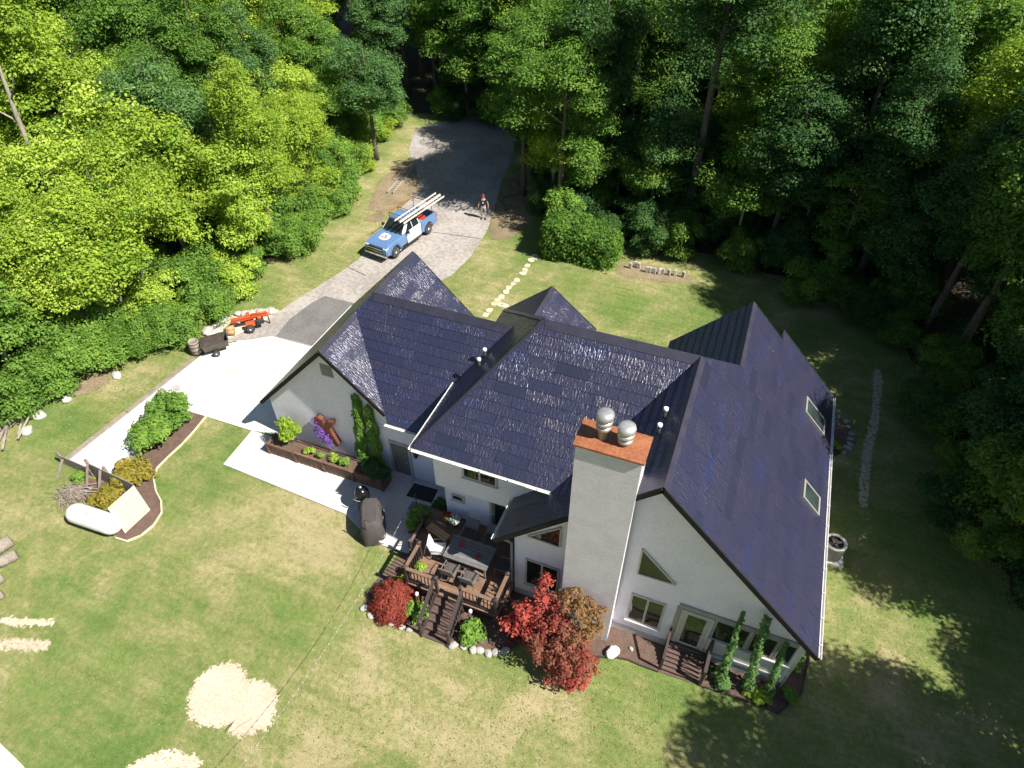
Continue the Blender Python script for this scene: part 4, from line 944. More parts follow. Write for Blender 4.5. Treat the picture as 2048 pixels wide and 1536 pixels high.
shrub('hosta', 'small yellow-green clump at the left corner of the deck', -8.95, 10.75, .28, .6, 'leaf_lime', 44, leaf=.12, nl=4, pl=8, per=22, clump=.13)
# red maple of many colours
def red_maple():
    rng = np.random.default_rng(51); lob = np.array([[-4.05, 10.2, 1.5, .32], [-3.75, 10.45, 2.1, .36], [-3.35, 10.3, 1.75, .5], [-3.25, 10.9, 2.6, .42], [-3.3, 11.3, 3.05, .22], [-2.75, 10.55, 2.2, .6], [-2.3, 11.0, 2.8, .48], [-1.75, 11.05, 2.45, .5], [-1.45, 10.75, 2.0, .38], [-2.75, 9.95, 1.5, .58], [-2.2, 10.15, 1.9, .55], [-1.8, 9.8, 1.35, .55], [-1.35, 9.9, 1.0, .45], [-2.2, 9.5, .9, .5], [-1.6, 9.5, .7, .4], [-3.0, 10.6, 1.3, .5], [-2.5, 10.4, 1.6, .5], [-1.9, 10.4, 1.7, .5], [-3.1, 10.1, 1.2, .45]])
    tint = [.93, .97, .90, .85, .95, .6, .10, .03, .08, .42, .30, .55, .62, .5, .68, .35, .5, .4, .7]
    Cs, Ns, Ts = [], [], []
    for (x, y, z, r), t in zip(lob, tint):
        k = int(34 * (r / .45) ** 2); d = unit(rng.normal(size=(k, 3))); cs = np.array([x, y, z]) + d * r * rng.uniform(.45, 1.25, (k, 1)) * np.array([1, 1, .8])
        C, Nn, tt = clump_leaves(cs, rng.uniform(.12, .22, k), 26, rng, .5, np.clip(t + rng.normal(size=k) * .1, 0, 1), spread=.07); Cs.append(C); Ns.append(Nn); Ts.append(tt)
    base = np.array([-2.55, 10.75, 0]); C = np.concatenate(Cs) - base
    o = thing('red_maple', 'small maple with red, maroon and bronze leaves in front of the chimney', 'tree', tuple(base))
    link('crown', leaf_mesh('crown', C, np.concatenate(Ns), .095, np.concatenate(Ts), rng), o, 'leaf_redmaple')
    mb = MB(); mb.tube([(0, 0, -.1), (.03, -.05, .5), (0, -.1, 1.0)], [.09, .07, .06], 8)
    for x, y, z, r in lob: mb.tube([(0, -.1, .85), ((x - base[0]) * .5, (y - base[1]) * .5 - .05, .85 + (z - .85) * .55), (x - base[0], y - base[1], z)], [.045, .03, .01], 6)
    mb.build('trunk', 'bark', o)
red_maple()
shrub('heather', 'low bronze ground cover under the red maple', -4.1, 10.45, .55, .35, 'leaf_maroon', 52, leaf=.07, nl=5, pl=12, per=30, clump=.14)
# vine-covered hedge at the back lawn
def hedge():
    rng = np.random.default_rng(61); n = 21000
    x = rng.uniform(-1, 1, n); y = rng.uniform(-1, 1, n); z = rng.uniform(0, 1, n); f = rng.integers(0, 4, n)
    x = np.where(f == 0, np.sign(x), x); y = np.where(f == 1, -1, y); z = np.where(f >= 2, 1, z)
    bump = .26 * np.sin(x * 7.1 + z * 5) * np.sin(z * 9 + 2 + x * 3)
    C = np.stack([x * 2.15 + np.where(f == 0, np.sign(x) * bump, 0), y * 1.1 - np.where(f == 1, bump, 0), z * (1.95 - .32 * x + .16 * np.sin(x * 6)) + np.where(f >= 2, bump * .8, 0)], 1) + rng.normal(size=(n, 3)) * .13
    Nn = np.stack([np.where(f == 0, np.sign(x), 0), np.where(f == 1, -1., 0), np.where(f >= 2, 1., .35)], 1) + rng.normal(size=(n, 3)) * .5
    C[:, 2] = np.maximum(C[:, 2], .03)
    t = .45 + .25 * np.sin(x * 9) * np.sin(z * 7) + rng.normal(size=n) * .15
    o = thing('hedge', 'big boxy vine-covered hedge at the edge of the back lawn', 'hedge', (-9.55, 35.9, 0), R_(3))
    link('foliage', leaf_mesh('foliage', C, Nn, .17, t, rng), o, 'leaf_mid')
    box('twig_core', 'litter', o, -1.95, 1.95, -.9, 1.0, 0, 1.5)
    for k in range(5): MB().tube([(-1.8 + k * .9, 0, 1.4), (-1.8 + k * .9 + .1, .1, 2.2)], [.03, .01], 5).build('stem', 'bark', o)
hedge()
shrub('wild_shrub', 'loose green shrub growing up behind the left end of the hedge', -11.6, 37.6, 1.3, 3.6, 'leaf_bush', 62, leaf=.15, nl=9, pl=15, per=45, clump=.4)
# climbing vines
def vine(name, label, path, widths, mat, n, seed, leaf=.12, depth=.12, cat='vine', base_spread=None, group=None):
    rng = np.random.default_rng(seed); P = np.array(path, float); seg = np.linalg.norm(np.diff(P, axis=0), axis=1); cum = np.concatenate([[0], np.cumsum(seg)]); L = cum[-1]
    w = np.array(widths); t = rng.uniform(0, L, n * 3); wt = np.interp(t, cum, w); keep = rng.uniform(0, w.max(), n * 3) < wt; t = t[keep][:n]; wt = np.interp(t, cum, w)
    C = np.stack([np.interp(t, cum, P[:, k]) for k in range(3)], 1); m = len(t)
    a = rng.uniform(0, 6.283, m); r = wt * np.sqrt(rng.uniform(.2, 1, m)) * (1 + .25 * np.sin(t * 6 + a))
    C[:, 0] += np.cos(a) * r; C[:, 1] += np.sin(a) * np.minimum(r, depth) - depth * .3; C[:, 2] += rng.normal(size=m) * .05
    C[:, 2] = np.maximum(C[:, 2], .04)
    Nn = np.stack([np.cos(a) * .7, np.sin(a) * .4 - .7, np.full(m, .55)], 1) + rng.normal(size=(m, 3)) * .4
    base = P[0].copy(); base[2] = 0
    o = thing(name, label, cat, tuple(base), 0, group)
    link('foliage', leaf_mesh('foliage', C - base, Nn, leaf, rng.uniform(.1, .9, m), rng), o, mat)
    MB().tube([tuple(p - base) for p in P], [.03] * (len(P) - 1) + [.01], 6).build('stem', 'bark', o)
    return o
vine('ivy', 'left strand of ivy climbing the garage gable wall', [(-13.25, 15.3, .5), (-13.2, 15.45, 1.8), (-13.1, 15.5, 3.2), (-13.02, 15.52, 4.45)], [.34, .29, .26, .18], 'leaf_bush', 1900, 71, .13)
vine('ivy', 'right strand of ivy climbing the garage gable wall', [(-12.55, 15.3, .4), (-12.5, 15.45, 1.6), (-12.5, 15.5, 2.9), (-12.55, 15.52, 4.0)], [.38, .28, .24, .16], 'leaf_bush', 1800, 72, .13)
shrub('planter_shrub', 'dark leafy mound at the door end of the long planter', -12.25, 14.85, .62, 1.0, 'leaf_dark', 73, z=.35, leaf=.13, nl=7, pl=13, per=40, clump=.22, ry=.4)
shrub('planter_shrub', 'airy light green shrub at the corner end of the long planter', -16.75, 15.0, .58, 1.55, 'leaf_lime', 74, z=.55, leaf=.10, nl=8, pl=14, per=34, clump=.2, ry=.42)
for k, (x, r) in enumerate(((-15.55, .28), (-15.0, .22), (-14.45, .3), (-13.8, .26))):
    shrub('planter_flowers', ['lime green plant in the long planter next to the corner shrub', 'second small plant in the long planter from the corner shrub', 'third small plant in the long planter, below the purple flowers', 'last small plant in the long planter before the ivy'][k], x, 14.72, r, .42, 'leaf_bush' if k % 2 else 'leaf_lime', 75 + k, z=.6, leaf=.09, nl=4, pl=8, per=20, clump=.1, stems=3, ry=.2, cat='plant', group='small plants in the long planter')
vine('vine_column', 'leftmost of three leafy vine columns by the glazed porch', [(3.02, 11.62, .05), (3.02, 11.68, .9), (2.98, 11.78, 2.2), (2.9, 11.85, 3.5), (2.88, 11.9, 4.15)], [.30, .16, .12, .08, .04], 'leaf_bluegreen', 950, 81, .11, .3)
vine('vine_column', 'middle of three leafy vine columns by the glazed porch', [(3.98, 11.65, .05), (3.9, 11.7, .9), (3.75, 11.78, 2.2), (3.62, 11.85, 3.6), (3.56, 11.88, 4.3)], [.26, .15, .13, .13, .11], 'leaf_bluegreen', 1000, 82, .11, .3)
vine('vine_column', 'rightmost of three leafy vine columns by the glazed porch', [(4.62, 11.75, .05), (4.56, 11.78, .9), (4.48, 11.8, 1.9), (4.38, 11.84, 2.9), (4.36, 11.88, 3.45)], [.20, .12, .10, .08, .05], 'leaf_bluegreen', 700, 83, .11, .3)
shrub('ground_vine', 'spilling blue-green leaves at the foot of the leftmost vine column', 3.0, 11.5, .42, .38, 'leaf_bluegreen', 84, leaf=.11, nl=6, pl=10, per=26, clump=.13, cat='plant')
shrub('ground_vine', 'yellow-green trailing leaves between the middle and rightmost vine columns', 4.3, 11.5, .45, .3, 'leaf_lime', 85, leaf=.11, nl=6, pl=10, per=24, clump=.12, cat='plant')
shrub('corner_plant', 'narrow green plants along the side wall at the house corner', 5.35, 13.2, .28, .75, 'leaf_bush', 86, leaf=.11, nl=6, pl=12, per=28, clump=.14, ry=.7, cat='plant')
shrub('corner_plant', 'small round plant in the mulch at the house corner', 5.25, 11.75, .26, .5, 'leaf_bush', 87, leaf=.1, nl=5, pl=9, per=24, clump=.11, cat='plant')
shrub('bed_plant', 'little bright plant in the stone-ringed bed', 6.35, 24.2, .22, .5, 'leaf_lime', 88, leaf=.1, nl=4, pl=8, per=22, clump=.1, cat='plant')
# short grass standing in the lawn
def grass():
    rng = np.random.default_rng(91); n = 120000
    x = rng.uniform(-29, 13, n); y = rng.uniform(1, 38, n)
    ok = np.ones(n, bool)
    def pip(P):
        r = np.zeros(n, bool)
        for i in range(len(P)):
            (x1, y1), (x2, y2) = P[i], P[(i + 1) % len(P)]
            if y1 == y2: continue
            c = ((y1 > y) != (y2 > y)) & (x < (x2 - x1) * (y - y1) / (y2 - y1) + x1); r ^= c
        return r
    for P in (WOOD_L, WOOD_R, CONC, WALK, DRIVE, BED_L, BED_D, RING, SAND, [(-18.1, 15.2), (-8, 15.2), (-8, 12), (5.2, 12), (5.2, 23.5), (-18.1, 23.5)], [(-25.6, 20.0), (-23.2, 21.7), (-23.2, 22.9), (-24.2, 23.9), (-26.2, 22.6), (-26.6, 20.6)]): ok &= ~pip(P)
    C = np.stack([x, y, np.full(n, .018)], 1)[ok]; m = len(C); Nn = rng.normal(size=(m, 3)) * np.array([.7, .7, .3]) + np.array([0, 0, 1.0])
    dry = np.clip(.45 + .3 * np.sin(C[:, 0] * .9 + 1.7 * np.sin(C[:, 1] * .6)) * np.sin(C[:, 1] * .8 + C[:, 0] * .3) + rng.normal(size=m) * .22, 0, 1)
    o = link('grass', leaf_mesh('grass', C, Nn, .065, dry, rng, .3), None, 'grass_tuft'); tag(o, 'short dry grass standing all over the lawn', 'grass', None, 'stuff')
grass()

# ================================================================== DECK
deck = thing('deck', 'brown wooden deck with railings and front stairs behind the house', 'deck', (0, 0, 0))
DZ = .80; dx0, dx1, dy0, dy1 = -8.50, -4.80, 10.52, 13.92
y = dy0; k = 0
while y < dy1 - .05:
    box('deck_board', 'deck_wood', deck, dx0 - (.0 if y < 11.75 else .55), dx1 + .03, y, min(y + .138, dy1), DZ - .03, DZ); y += .144
mb = MB(); mb.box(dx0 + .02, dx1, dy0 + .02, dy0 + .06, DZ - .22, DZ - .032); mb.box(dx0 + .02, dx0 + .06, dy0 + .062, 11.74, DZ - .22, DZ - .032); mb.box(dx1 - .04, dx1, dy0 + .062, dy1, DZ - .22, DZ - .032); mb.box(dx0 - .53, dx0 - .49, 11.8, dy1, DZ - .22, DZ - .032); mb.build('rim_joist', 'dark_wood', deck)
def post(x, y, z0, z1, capm='dark_wood', w=.10):
    o = box('post', 'dark_wood', deck, x - w / 2, x + w / 2, y - w / 2, y + w / 2, z0, z1)
    c = MB(); h = w * .75; c.add([(x - h, y - h, z1 + .002), (x + h, y - h, z1 + .002), (x + h, y + h, z1 + .002), (x - h, y + h, z1 + .002), (x - h, y - h, z1 + .03), (x + h, y - h, z1 + .03), (x + h, y + h, z1 + .03), (x - h, y + h, z1 + .03), (x, y, z1 + .09)], [(3, 2, 1, 0), (0, 1, 5, 4), (1, 2, 6, 5), (2, 3, 7, 6), (3, 0, 4, 7), (4, 5, 8), (5, 6, 8), (6, 7, 8), (7, 4, 8)]).build('post_cap', capm, o)
def railing(p, q, capm='rail_cap', zt=.95, nbal=None, z0=None, z1=None):
    p = Vector(p); q = Vector(q); n = nbal or max(3, int((q - p).length / .13))
    MB().bar(p + Vector((0, 0, zt)), q + Vector((0, 0, zt)), .13, .035).build('rail_cap', capm, deck)
    MB().bar(p + Vector((0, 0, zt - .07)), q + Vector((0, 0, zt - .07)), .04, .07).build('top_rail', 'dark_wood', deck); MB().bar(p + Vector((0, 0, .12)), q + Vector((0, 0, .12)), .04, .07).build('bottom_rail', 'dark_wood', deck)
    for i in range(1, n):
        c = p.lerp(q, i / n); MB().bar(c + Vector((0, 0, .155)), c + Vector((0, 0, zt - .105)), .03, .03).build('baluster', 'dark_wood', deck)
fx, bx_ = -8.44, -4.86
for x, y in ((fx, 10.58), (-7.20, 10.58), (-6.22, 10.58), (bx_, 10.58), (fx, 11.68), (bx_, 11.7)): post(x, y, 0.02, DZ + 1.03)
railing((fx + .05, 10.58, DZ), (-7.25, 10.58, DZ)); railing((-6.17, 10.58, DZ), (bx_ - .05, 10.58, DZ)); railing((fx, 10.63, DZ), (fx, 11.63, DZ)); railing((bx_, 10.63, DZ), (bx_, 11.65, DZ))
# front stairs
for k in range(5):
    z = DZ - (k + 1) * .145; yy = 10.50 - k * .26
    for j in range(2): box('tread', 'stair_wood', deck, -7.20, -6.20, yy - .27 + j * .135, yy - .27 + j * .135 + .128, z - .035, z)
    if k < 5: box('riser', 'dark_wood', deck, -7.18, -6.22, yy - .012, yy, z + .002, z + .108)
for x in (-7.215, -6.185): MB().prism([(x - .02, 10.5, DZ - .03), (x - .02, 10.5, DZ - .4), (x - .02, 9.5, .0), (x - .02, 9.15, .0), (x - .02, 9.15, .1)], (.04, 0, 0)).build('stringer', 'dark_wood', deck)
for x in (-7.26, -6.14):
    post(x, 9.25, .02, 1.0)
    a, b = Vector((x, 10.53, DZ)), Vector((x, 9.3, .07)); railing(a, b, 'dark_wood', .9, 9)
# left side gate and its lattice
for x, y in ((-9.02, 11.9), (-9.02, 13.0)): post(x, y, .02, 1.35)
for k in range(8):
    y = 11.95 + k * .12; MB().bar((-9.02, y, .15), (-9.02, min(y + .5, 12.95), 1.1), .02, .03).build('lattice_strip', 'dark_wood', deck); MB().bar((-9.045, y + .12, 1.1), (-9.045, min(y + .62, 12.95), .15), .02, .03).build('lattice_strip', 'dark_wood', deck)
MB().bar((-9.02, 11.9, 1.15), (-9.02, 13.0, 1.15), .09, .05).build('top_rail', 'rail_cap', deck)

# table and chairs
tb = thing('patio_table', 'grey slatted patio table standing on the deck', 'table', (-6.58, 12.18, DZ))
for k in range(7): box('slat', 'table_grey', tb, -.88, .88, -.52 + k * .15, -.52 + k * .15 + .138, .70, .735)
for sx in (-1, 1):
    for sy in (-1, 1): MB().bar((sx * .78, sy * .42, 0), (sx * .74, sy * .40, .70), .06, .06).build('leg', 'table_grey', tb)
mb = MB(); mb.box(-.80, .80, -.46, -.43, .63, .698); mb.box(-.80, .80, .43, .46, .63, .698); mb.build('apron', 'table_grey', tb)
def chair(x, y, rz, label, seatm='cover_grey', backm='table_grey'):
    o = thing('patio_chair', label, 'chair', (x, y, DZ), rz, 'chairs around the patio table')
    MB().prism([(-.26, -.24, .42), (.26, -.24, .42), (.25, .26, .40), (-.25, .26, .40)], (0, 0, .06)).build('seat', seatm, o)
    MB().prism([(-.26, .24, .50), (.26, .24, .50), (.26, .36, .98), (-.26, .36, .98)], (0, .045, .01)).build('backrest', backm, o)
    for sx in (-1, 1):
        MB().tube([(sx * .25, -.24, 0), (sx * .27, -.22, .62), (sx * .28, .10, .66), (sx * .27, .28, .64)], .018, 6).build('armrest', 'table_grey', o); MB().tube([(sx * .25, .34, 0), (sx * .26, .26, .45), (sx * .26, .40, 1.0)], .018, 6).build('leg', 'table_grey', o)
chair(-7.02, 11.38, math.pi, 'left of two patio chairs on the stair side of the table')
chair(-6.22, 11.34, math.pi, 'right of two patio chairs on the stair side of the table')
chair(-7.82, 12.05, math.pi / 2 + .3, 'patio chair with a pale cushion at the left end of the table', 'cushion', 'cushion')
chair(-7.0, 13.05, 0, 'patio chair left on the shady house side of the table'); chair(-6.1, 13.1, .1, 'patio chair right on the shady house side of the table'); chair(-5.25, 12.2, -math.pi / 2, 'patio chair at the chimney end of the table')
for x, y, lab in ((-7.0, 12.35, 'small red dish at the left end of the patio table'), (-6.2, 12.1, 'small red dish in the middle of the patio table')): tag(MB().lathe([(.05, 0), (.09, .03), (.11, .07), (.10, .07), (.05, .02)], (x, y, DZ + .737), 14).build('dish', 'red_paint'), lab, 'dish', 'dishes on the patio table')
bn = thing('wooden_bench', 'tan wooden bench on the deck beside the flower pots', 'bench', (-8.2, 12.72, DZ), -.28)
for k in range(3): box('slat', 'tan_wood', bn, -.5, .5, -.16 + k * .115, -.16 + k * .115 + .105, .40, .43)
for sx in (-1, 1): box('leg', 'tan_wood', bn, sx * .42 - .04, sx * .42 + .04, -.13, .15, 0, .398)
def potted(name, label, x, y, z, petal, seed, r=.2):
    o = thing(name, label, 'flower pot', (x, y, z)); MB().lathe([(.10, 0), (.15, .26), (.17, .27), (.17, .30), (.14, .30), (.13, .24)], (0, 0, 0), 14).build('pot', 'pot', o)
    rng = np.random.default_rng(seed); n = 260; d = unit(rng.normal(size=(n, 3))); d[:, 2] = np.abs(d[:, 2]); C = d * r * rng.uniform(.5, 1, (n, 1)) + np.array([0, 0, .36])
    link('leaves', leaf_mesh('leaves', C[:130], d[:130] + .3, .08, rng.uniform(0, 1, 130), rng), o, 'leaf_bush'); tag(link('flowers', leaf_mesh('flowers', C[130:] * 1.05, d[130:] + np.array([0, 0, .5]), .075, rng.uniform(0, 1, 130), rng, .9), o, petal), kind='stuff')
potted('flower_pot', 'pot of red flowers by the house wall on the deck', -8.2, 13.55, DZ, 'petal_red', 101); potted('flower_pot', 'pot of white flowers right of the red ones on the deck', -7.85, 13.5, DZ, 'petal_white', 102, .26)
potted('flower_pot', 'pot of green leaves on the deck inside the left railing', -8.15, 11.1, DZ, 'leaf_lime', 103, .24)
tag(MB().lathe([(.06, 0), (.09, .1), (.08, .2), (.02, .22)], (-7.05, 13.55, DZ), 12).build('white_jar', 'pipe_white'), 'little white jar on the deck by the wall', 'jar')
# deck-side planters
def planter(name, label, x0, x1, y0, y1, h, bays, mat='planter_wood', fillh=.08, lattice=True, z=0.05):
    o = thing(name, label, 'planter', (x0, y0, z)); w, d = x1 - x0, y1 - y0
    for side, ya in (('front', 0), ('back', d - .03)):
        for k in range(4):
            box('board', mat, o, 0, w, ya, ya + .03, k * h / 4 + .004, (k + 1) * h / 4 - .004)
    for xa in (0, w - .03): box('end_board', mat, o, xa, xa + .03, .032, d - .032, .004, h - .004)
    for k in range(bays + 1):
        xx = k * w / bays; xx = min(max(xx, .045), w - .045); box('post', mat, o, xx - .045, xx + .045, -.05, -.003, 0, h + .02)
    for k in range(bays): box('cap_board', mat, o, k * w / bays + .05, (k + 1) * w / bays - .05, -.06, .05, h + .022, h + .05)
    if lattice:
        for k in range(bays):
            a, b = k * w / bays + .06, (k + 1) * w / bays - .06; n = 6
            for j in range(n): MB().bar((a + (b - a) * j / n, -.012, .06), (a + (b - a) * (j + 1) / n, -.012, h - .06), .012, .03, up=(0, 1, 0)).build('lattice_strip', mat, o)
    box('soil', 'mulch', o, .035, w - .035, .035, d - .035, h - .2, h - fillh)
    return o
planter('garage_planter', 'long dark wooden planter with lattice front along the garage gable', -17.75, -11.75, 14.42, 15.1, .66, 4)
planter('deck_planter', 'dark wooden planter full of leaves between walkway and deck', -9.75, -9.1, 12.95, 13.75, .75, 1)
shrub('planter_shrub', 'bushy green plants in the planter between walkway and deck', -9.42, 13.3, .4, .6, 'leaf_bush', 111, z=.72, leaf=.1, nl=6, pl=11, per=30, clump=.16)
shrub('planter_shrub', 'dark leafy plant against the wall right of the door mats', -8.95, 14.35, .4, .95, 'leaf_dark', 112, leaf=.1, nl=6, pl=11, per=30, clump=.16)
shrub('planter_shrub', 'low lime plants at the front of the planter beside the walkway', -9.55, 12.85, .26, .45, 'leaf_lime', 113, z=.5, leaf=.1, nl=4, pl=9, per=22, clump=.12)
tag(sheet('door_mat', [(-10.75, 14.55), (-9.55, 14.62), (-9.6, 15.35), (-10.75, 15.3)], .062, 'mat_dark', None, None, .012), 'large dark mat on the walkway outside the brown door', 'mat'); tag(sheet('door_mat', [(-10.35, 13.95), (-9.35, 14.05), (-9.4, 14.45), (-10.35, 14.4)], .062, 'mat_blue', None, None, .012), 'small blue-grey mat in front of the dark mat', 'mat')

# side porch steps by the glazed door
st = thing('porch_steps', 'small dark wooden porch with steps below the glass door', 'steps', (0, 0, 0))
y = 11.16
for k in range(7): box('tread', 'stair_wood', st, 1.10, 2.40, y, y + .125, .12 + .075 * k, .12 + .075 * k + .035); y += .132
for x in (1.13, 2.37): MB().prism([(x - .02, 11.16, .0), (x - .02, 12.06, .0), (x - .02, 12.06, .58), (x - .02, 11.16, .11)], (.04, 0, 0)).build('stringer', 'dark_wood', st)
for x in (2.44,):
    box('post', 'dark_wood', st, x - .05, x + .05, 11.1, 11.2, 0, 1.05); box('post', 'dark_wood', st, x - .05, x + .05, 11.95, 12.05, 0, 1.6)
    MB().bar((x, 11.12, 1.07), (x, 12.03, 1.62), .11, .04).build('rail_cap', 'dark_wood', st)
    for k in range(6): MB().bar((x, 11.26 + k * .12, .3 + k * .07), (x, 11.26 + k * .12, 1.1 + k * .072), .03, .03).build('baluster', 'dark_wood', st)
MB().bar((1.06, 11.15, .9), (1.06, 12.03, 1.45), .08, .04).build('rail_cap', 'dark_wood', st)
for yy, zz in ((11.18, .88), (12.0, 1.43)): box('post', 'dark_wood', st, 1.02, 1.10, yy - .04, yy + .04, 0, zz)

# bird-shaped planter with purple flowers on the garage wall
bd = thing('wall_planter', 'rust wooden bird-shaped planter with purple flowers on the garage wall', 'planter', (-15.0, 15.55, .78)); bd.scale = (.9, .9, .9)
BP = [(-.50, 1.62), (-.42, 1.82), (-.22, 1.88), (-.04, 1.76), (.0, 1.36), (.20, 1.62), (.28, 1.74), (.62, 1.84), (.52, 1.5), (.30, 1.28), (.34, .98), (.62, .25), (.52, .04), (.40, .05), (.02, .45), (-.25, .75), (-.38, 1.15)]
MB().prism([(x, -.22, z) for x, z in BP], (0, .24, 0)).build('body', 'rust_wood', bd)
rng = np.random.default_rng(121); n = 620; t = rng.uniform(0, 1, n); px = -.42 + .62 * t + rng.normal(size=n) * .12; pz = 1.42 - 1.25 * t + rng.normal(size=n) * .14
C = np.stack([px - .06, rng.uniform(-.40, -.2, n), pz], 1); Nn = np.stack([rng.normal(size=n) * .4, np.full(n, -.9), np.full(n, .6)], 1)
tag(link('flowers', leaf_mesh('flowers', C[:430], Nn[:430], .085, rng.uniform(0, 1, 430), rng, .9), bd, 'petal_purple'), kind='stuff'); link('leaves', leaf_mesh('leaves', C[430:] * np.array([1.05, 1, 1]), Nn[430:], .08, rng.uniform(0, 1, n - 430), rng), bd, 'leaf_bush')
rf_ = link('red_flowers', leaf_mesh('red_flowers', np.stack([rng.uniform(-.45, -.1, 14), rng.uniform(-.30, -.22, 14), rng.uniform(1.62, 1.86, 14)], 1), np.tile([0, -.8, .6], (14, 1)) + rng.normal(size=(14, 3)) * .3, .06, rng.uniform(0, 1, 14), rng, .9), bd, 'petal_red'); rf_['kind'] = 'stuff'

# grill, kamado, poles and light string
gr = thing('covered_grill', 'barbecue grill under a grey-brown cover at the walkway corner', 'grill', (-11.2, 12.6, .05), R_(-58)); gr.scale = (1.12, 1.35, 1.05)
mb = MB(); secs = [(0, .78, .36), (.55, .76, .34), (.86, .72, .32), (1.05, .62, .28), (1.16, .52, .2)]
for z, a, b in secs:
    for k in range(20):
        t = 2 * math.pi * k / 20; c, s = math.cos(t), math.sin(t); e = 5; r = (abs(c) ** e + abs(s) ** e) ** (-1 / e); f = 1 + .025 * math.sin(9 * t + z * 5)
        mb.v.append((a * c * r * f, b * s * r * f, z + .02))
for i in range(4):
    for k in range(20): mb.f.append((i * 20 + k, i * 20 + (k + 1) % 20, (i + 1) * 20 + (k + 1) % 20, (i + 1) * 20 + k)); mb.sm.append(True)
mb.f.append(tuple(range(80, 100))); mb.sm.append(False); mb.build('cover', 'cover_grey', gr)
box('label_patch', 'pipe_white', gr, -.05, .07, .345, .352, .62, .68)
kd = thing('kamado_grill', 'small glossy black egg-shaped grill beside the covered grill', 'grill', (-12.05, 13.35, .05))
MB().lathe([(.10, .55), (.24, .62), (.31, .78), (.32, .92), (.30, .94)], (0, 0, 0), 22).build('bowl', 'ceramic_black', kd); MB().lathe([(.30, .955), (.32, .97), (.30, 1.12), (.22, 1.27), (.10, 1.35), (.05, 1.36)], (0, 0, 0), 22).build('lid', 'ceramic_black', kd)
MB().lathe([(.05, 1.36), (.06, 1.44), (.07, 1.45), (.02, 1.47)], (0, 0, 0), 12).build('vent_cap', 'aluminium', kd)
for k in range(4): a = k * math.pi / 2 + .7; MB().bar((math.cos(a) * .28, math.sin(a) * .28, 0), (math.cos(a) * .2, math.sin(a) * .2, .62), .03, .03).build('leg', 'black_plastic', kd)
MB().tube([(-.18, -.36, .98), (0, -.40, 1.0), (.18, -.36, .98)], .018, 6).build('handle', 'aluminium', kd)
bk = thing('bucket', 'white bucket tucked under the covered grill', 'bucket', (-10.55, 12.15, .05)); MB().lathe([(.13, 0), (.16, .30), (.17, .30), (.15, .04)], (0, 0, 0), 16).build('pail', 'pipe_white', bk); MB().tube([(-.16, 0, .29), (0, .03, .40), (.16, 0, .29)], .006, 5).build('handle', 'grey_metal', bk)
sl = thing('string_lights', 'cable of small bulbs strung from the planter over the lawn', 'string lights', (-9.6, 13.6, 0))
a, b = Vector((0, 0, 1.9)), Vector((-.25, -13.5, 2.6)); pts = [a.lerp(b, t / 14) + Vector((0, 0, -1.1 * 4 * (t / 14) * (1 - t / 14))) for t in range(15)]
MB().tube(pts, .006, 5).build('cable', 'wire', sl)
for k in range(1, 56):
    f = k / 56 * 14; i = int(f); p = pts[i].lerp(pts[min(i + 1, 14)], f - i); MB().lathe([(.008, 0), (.016, -.02), (.013, -.045), (.004, -.05)], tuple(p), 8).build('bulb', 'bulb', sl)
MB().tube([(0, 0, 0), (0, 0, 1.95)], .02, 6).build('pole', 'black_plastic', sl)
wp = thing('shepherd_pole', 'thin dark crook pole at the corner of the concrete walkway', 'pole', (-10.95, 11.85, 0)); MB().tube([(0, 0, 0), (0, 0, 1.5), (.05, 0, 1.75), (.18, 0, 1.82), (.28, 0, 1.7)], .014, 6).build('rod', 'black_plastic', wp)
for k, (x, y) in enumerate(((-7.85, 10.2), (-5.75, 10.3))):
    o = thing('path_light', ['small pale garden light left of the deck stairs', 'small pale garden light right of the deck stairs'][k], 'garden light', (x, y, .03)); MB().tube([(0, 0, 0), (0, 0, .75)], .012, 6).build('stake', 'grey_metal', o); MB().lathe([(.02, .75), (.07, .82), (.08, .92), (.03, 1.0)], (0, 0, 0), 12).build('globe', 'bulb', o)

ORD = ['first', 'second', 'third', 'fourth', 'fifth', 'sixth', 'seventh', 'eighth', 'ninth', 'tenth', 'eleventh', 'twelfth', 'thirteenth', 'fourteenth', 'fifteenth', 'sixteenth', 'seventeenth', 'eighteenth']
# ================================================================== STONES
def stone_mesh(seed, sx, sy, sz):
    rg = random.Random(seed); bm = bmesh.new(); bmesh.ops.create_icosphere(bm, subdivisions=2, radius=1)
    dirs = [Vector((rg.gauss(0, 1), rg.gauss(0, 1), rg.gauss(0, 1))).normalized() for _ in range(7)]
    for v in bm.verts:
        for d in dirs:
            h = v.co.dot(d) - .72
            if h > 0: v.co -= d * h * .85
        v.co.x *= sx; v.co.y *= sy; v.co.z *= sz
    me = bpy.data.meshes.new('stone'); bm.to_mesh(me); bm.free(); return me
SM = [stone_mesh(k, .2, .16, .12) for k in range(7)]
def stones(name, pts, mat, label, cat, group, smin=.7, smax=1.2, zf=.05, names=None):
    out = []
    for k, p in enumerate(pts):
        o = bpy.data.objects.new(name, SM[k % 7]); COL.objects.link(o); s = random.uniform(smin, smax); o.scale = (s, s, s * random.uniform(.8, 1.1)); o.rotation_euler = (random.uniform(-.1, .1), random.uniform(-.1, .1), random.uniform(0, 6.28)); o.location = (p[0], p[1], zf)
        if not SM[k % 7].materials: SM[k % 7].materials.append(MAT[mat])
        o.material_slots[0].link = 'OBJECT'; o.material_slots[0].material = MAT[mat]
        tag(o, names[k] if names else (label if len(pts) == 1 else label % ORD[k]), cat, group); out.append(o)
    return out
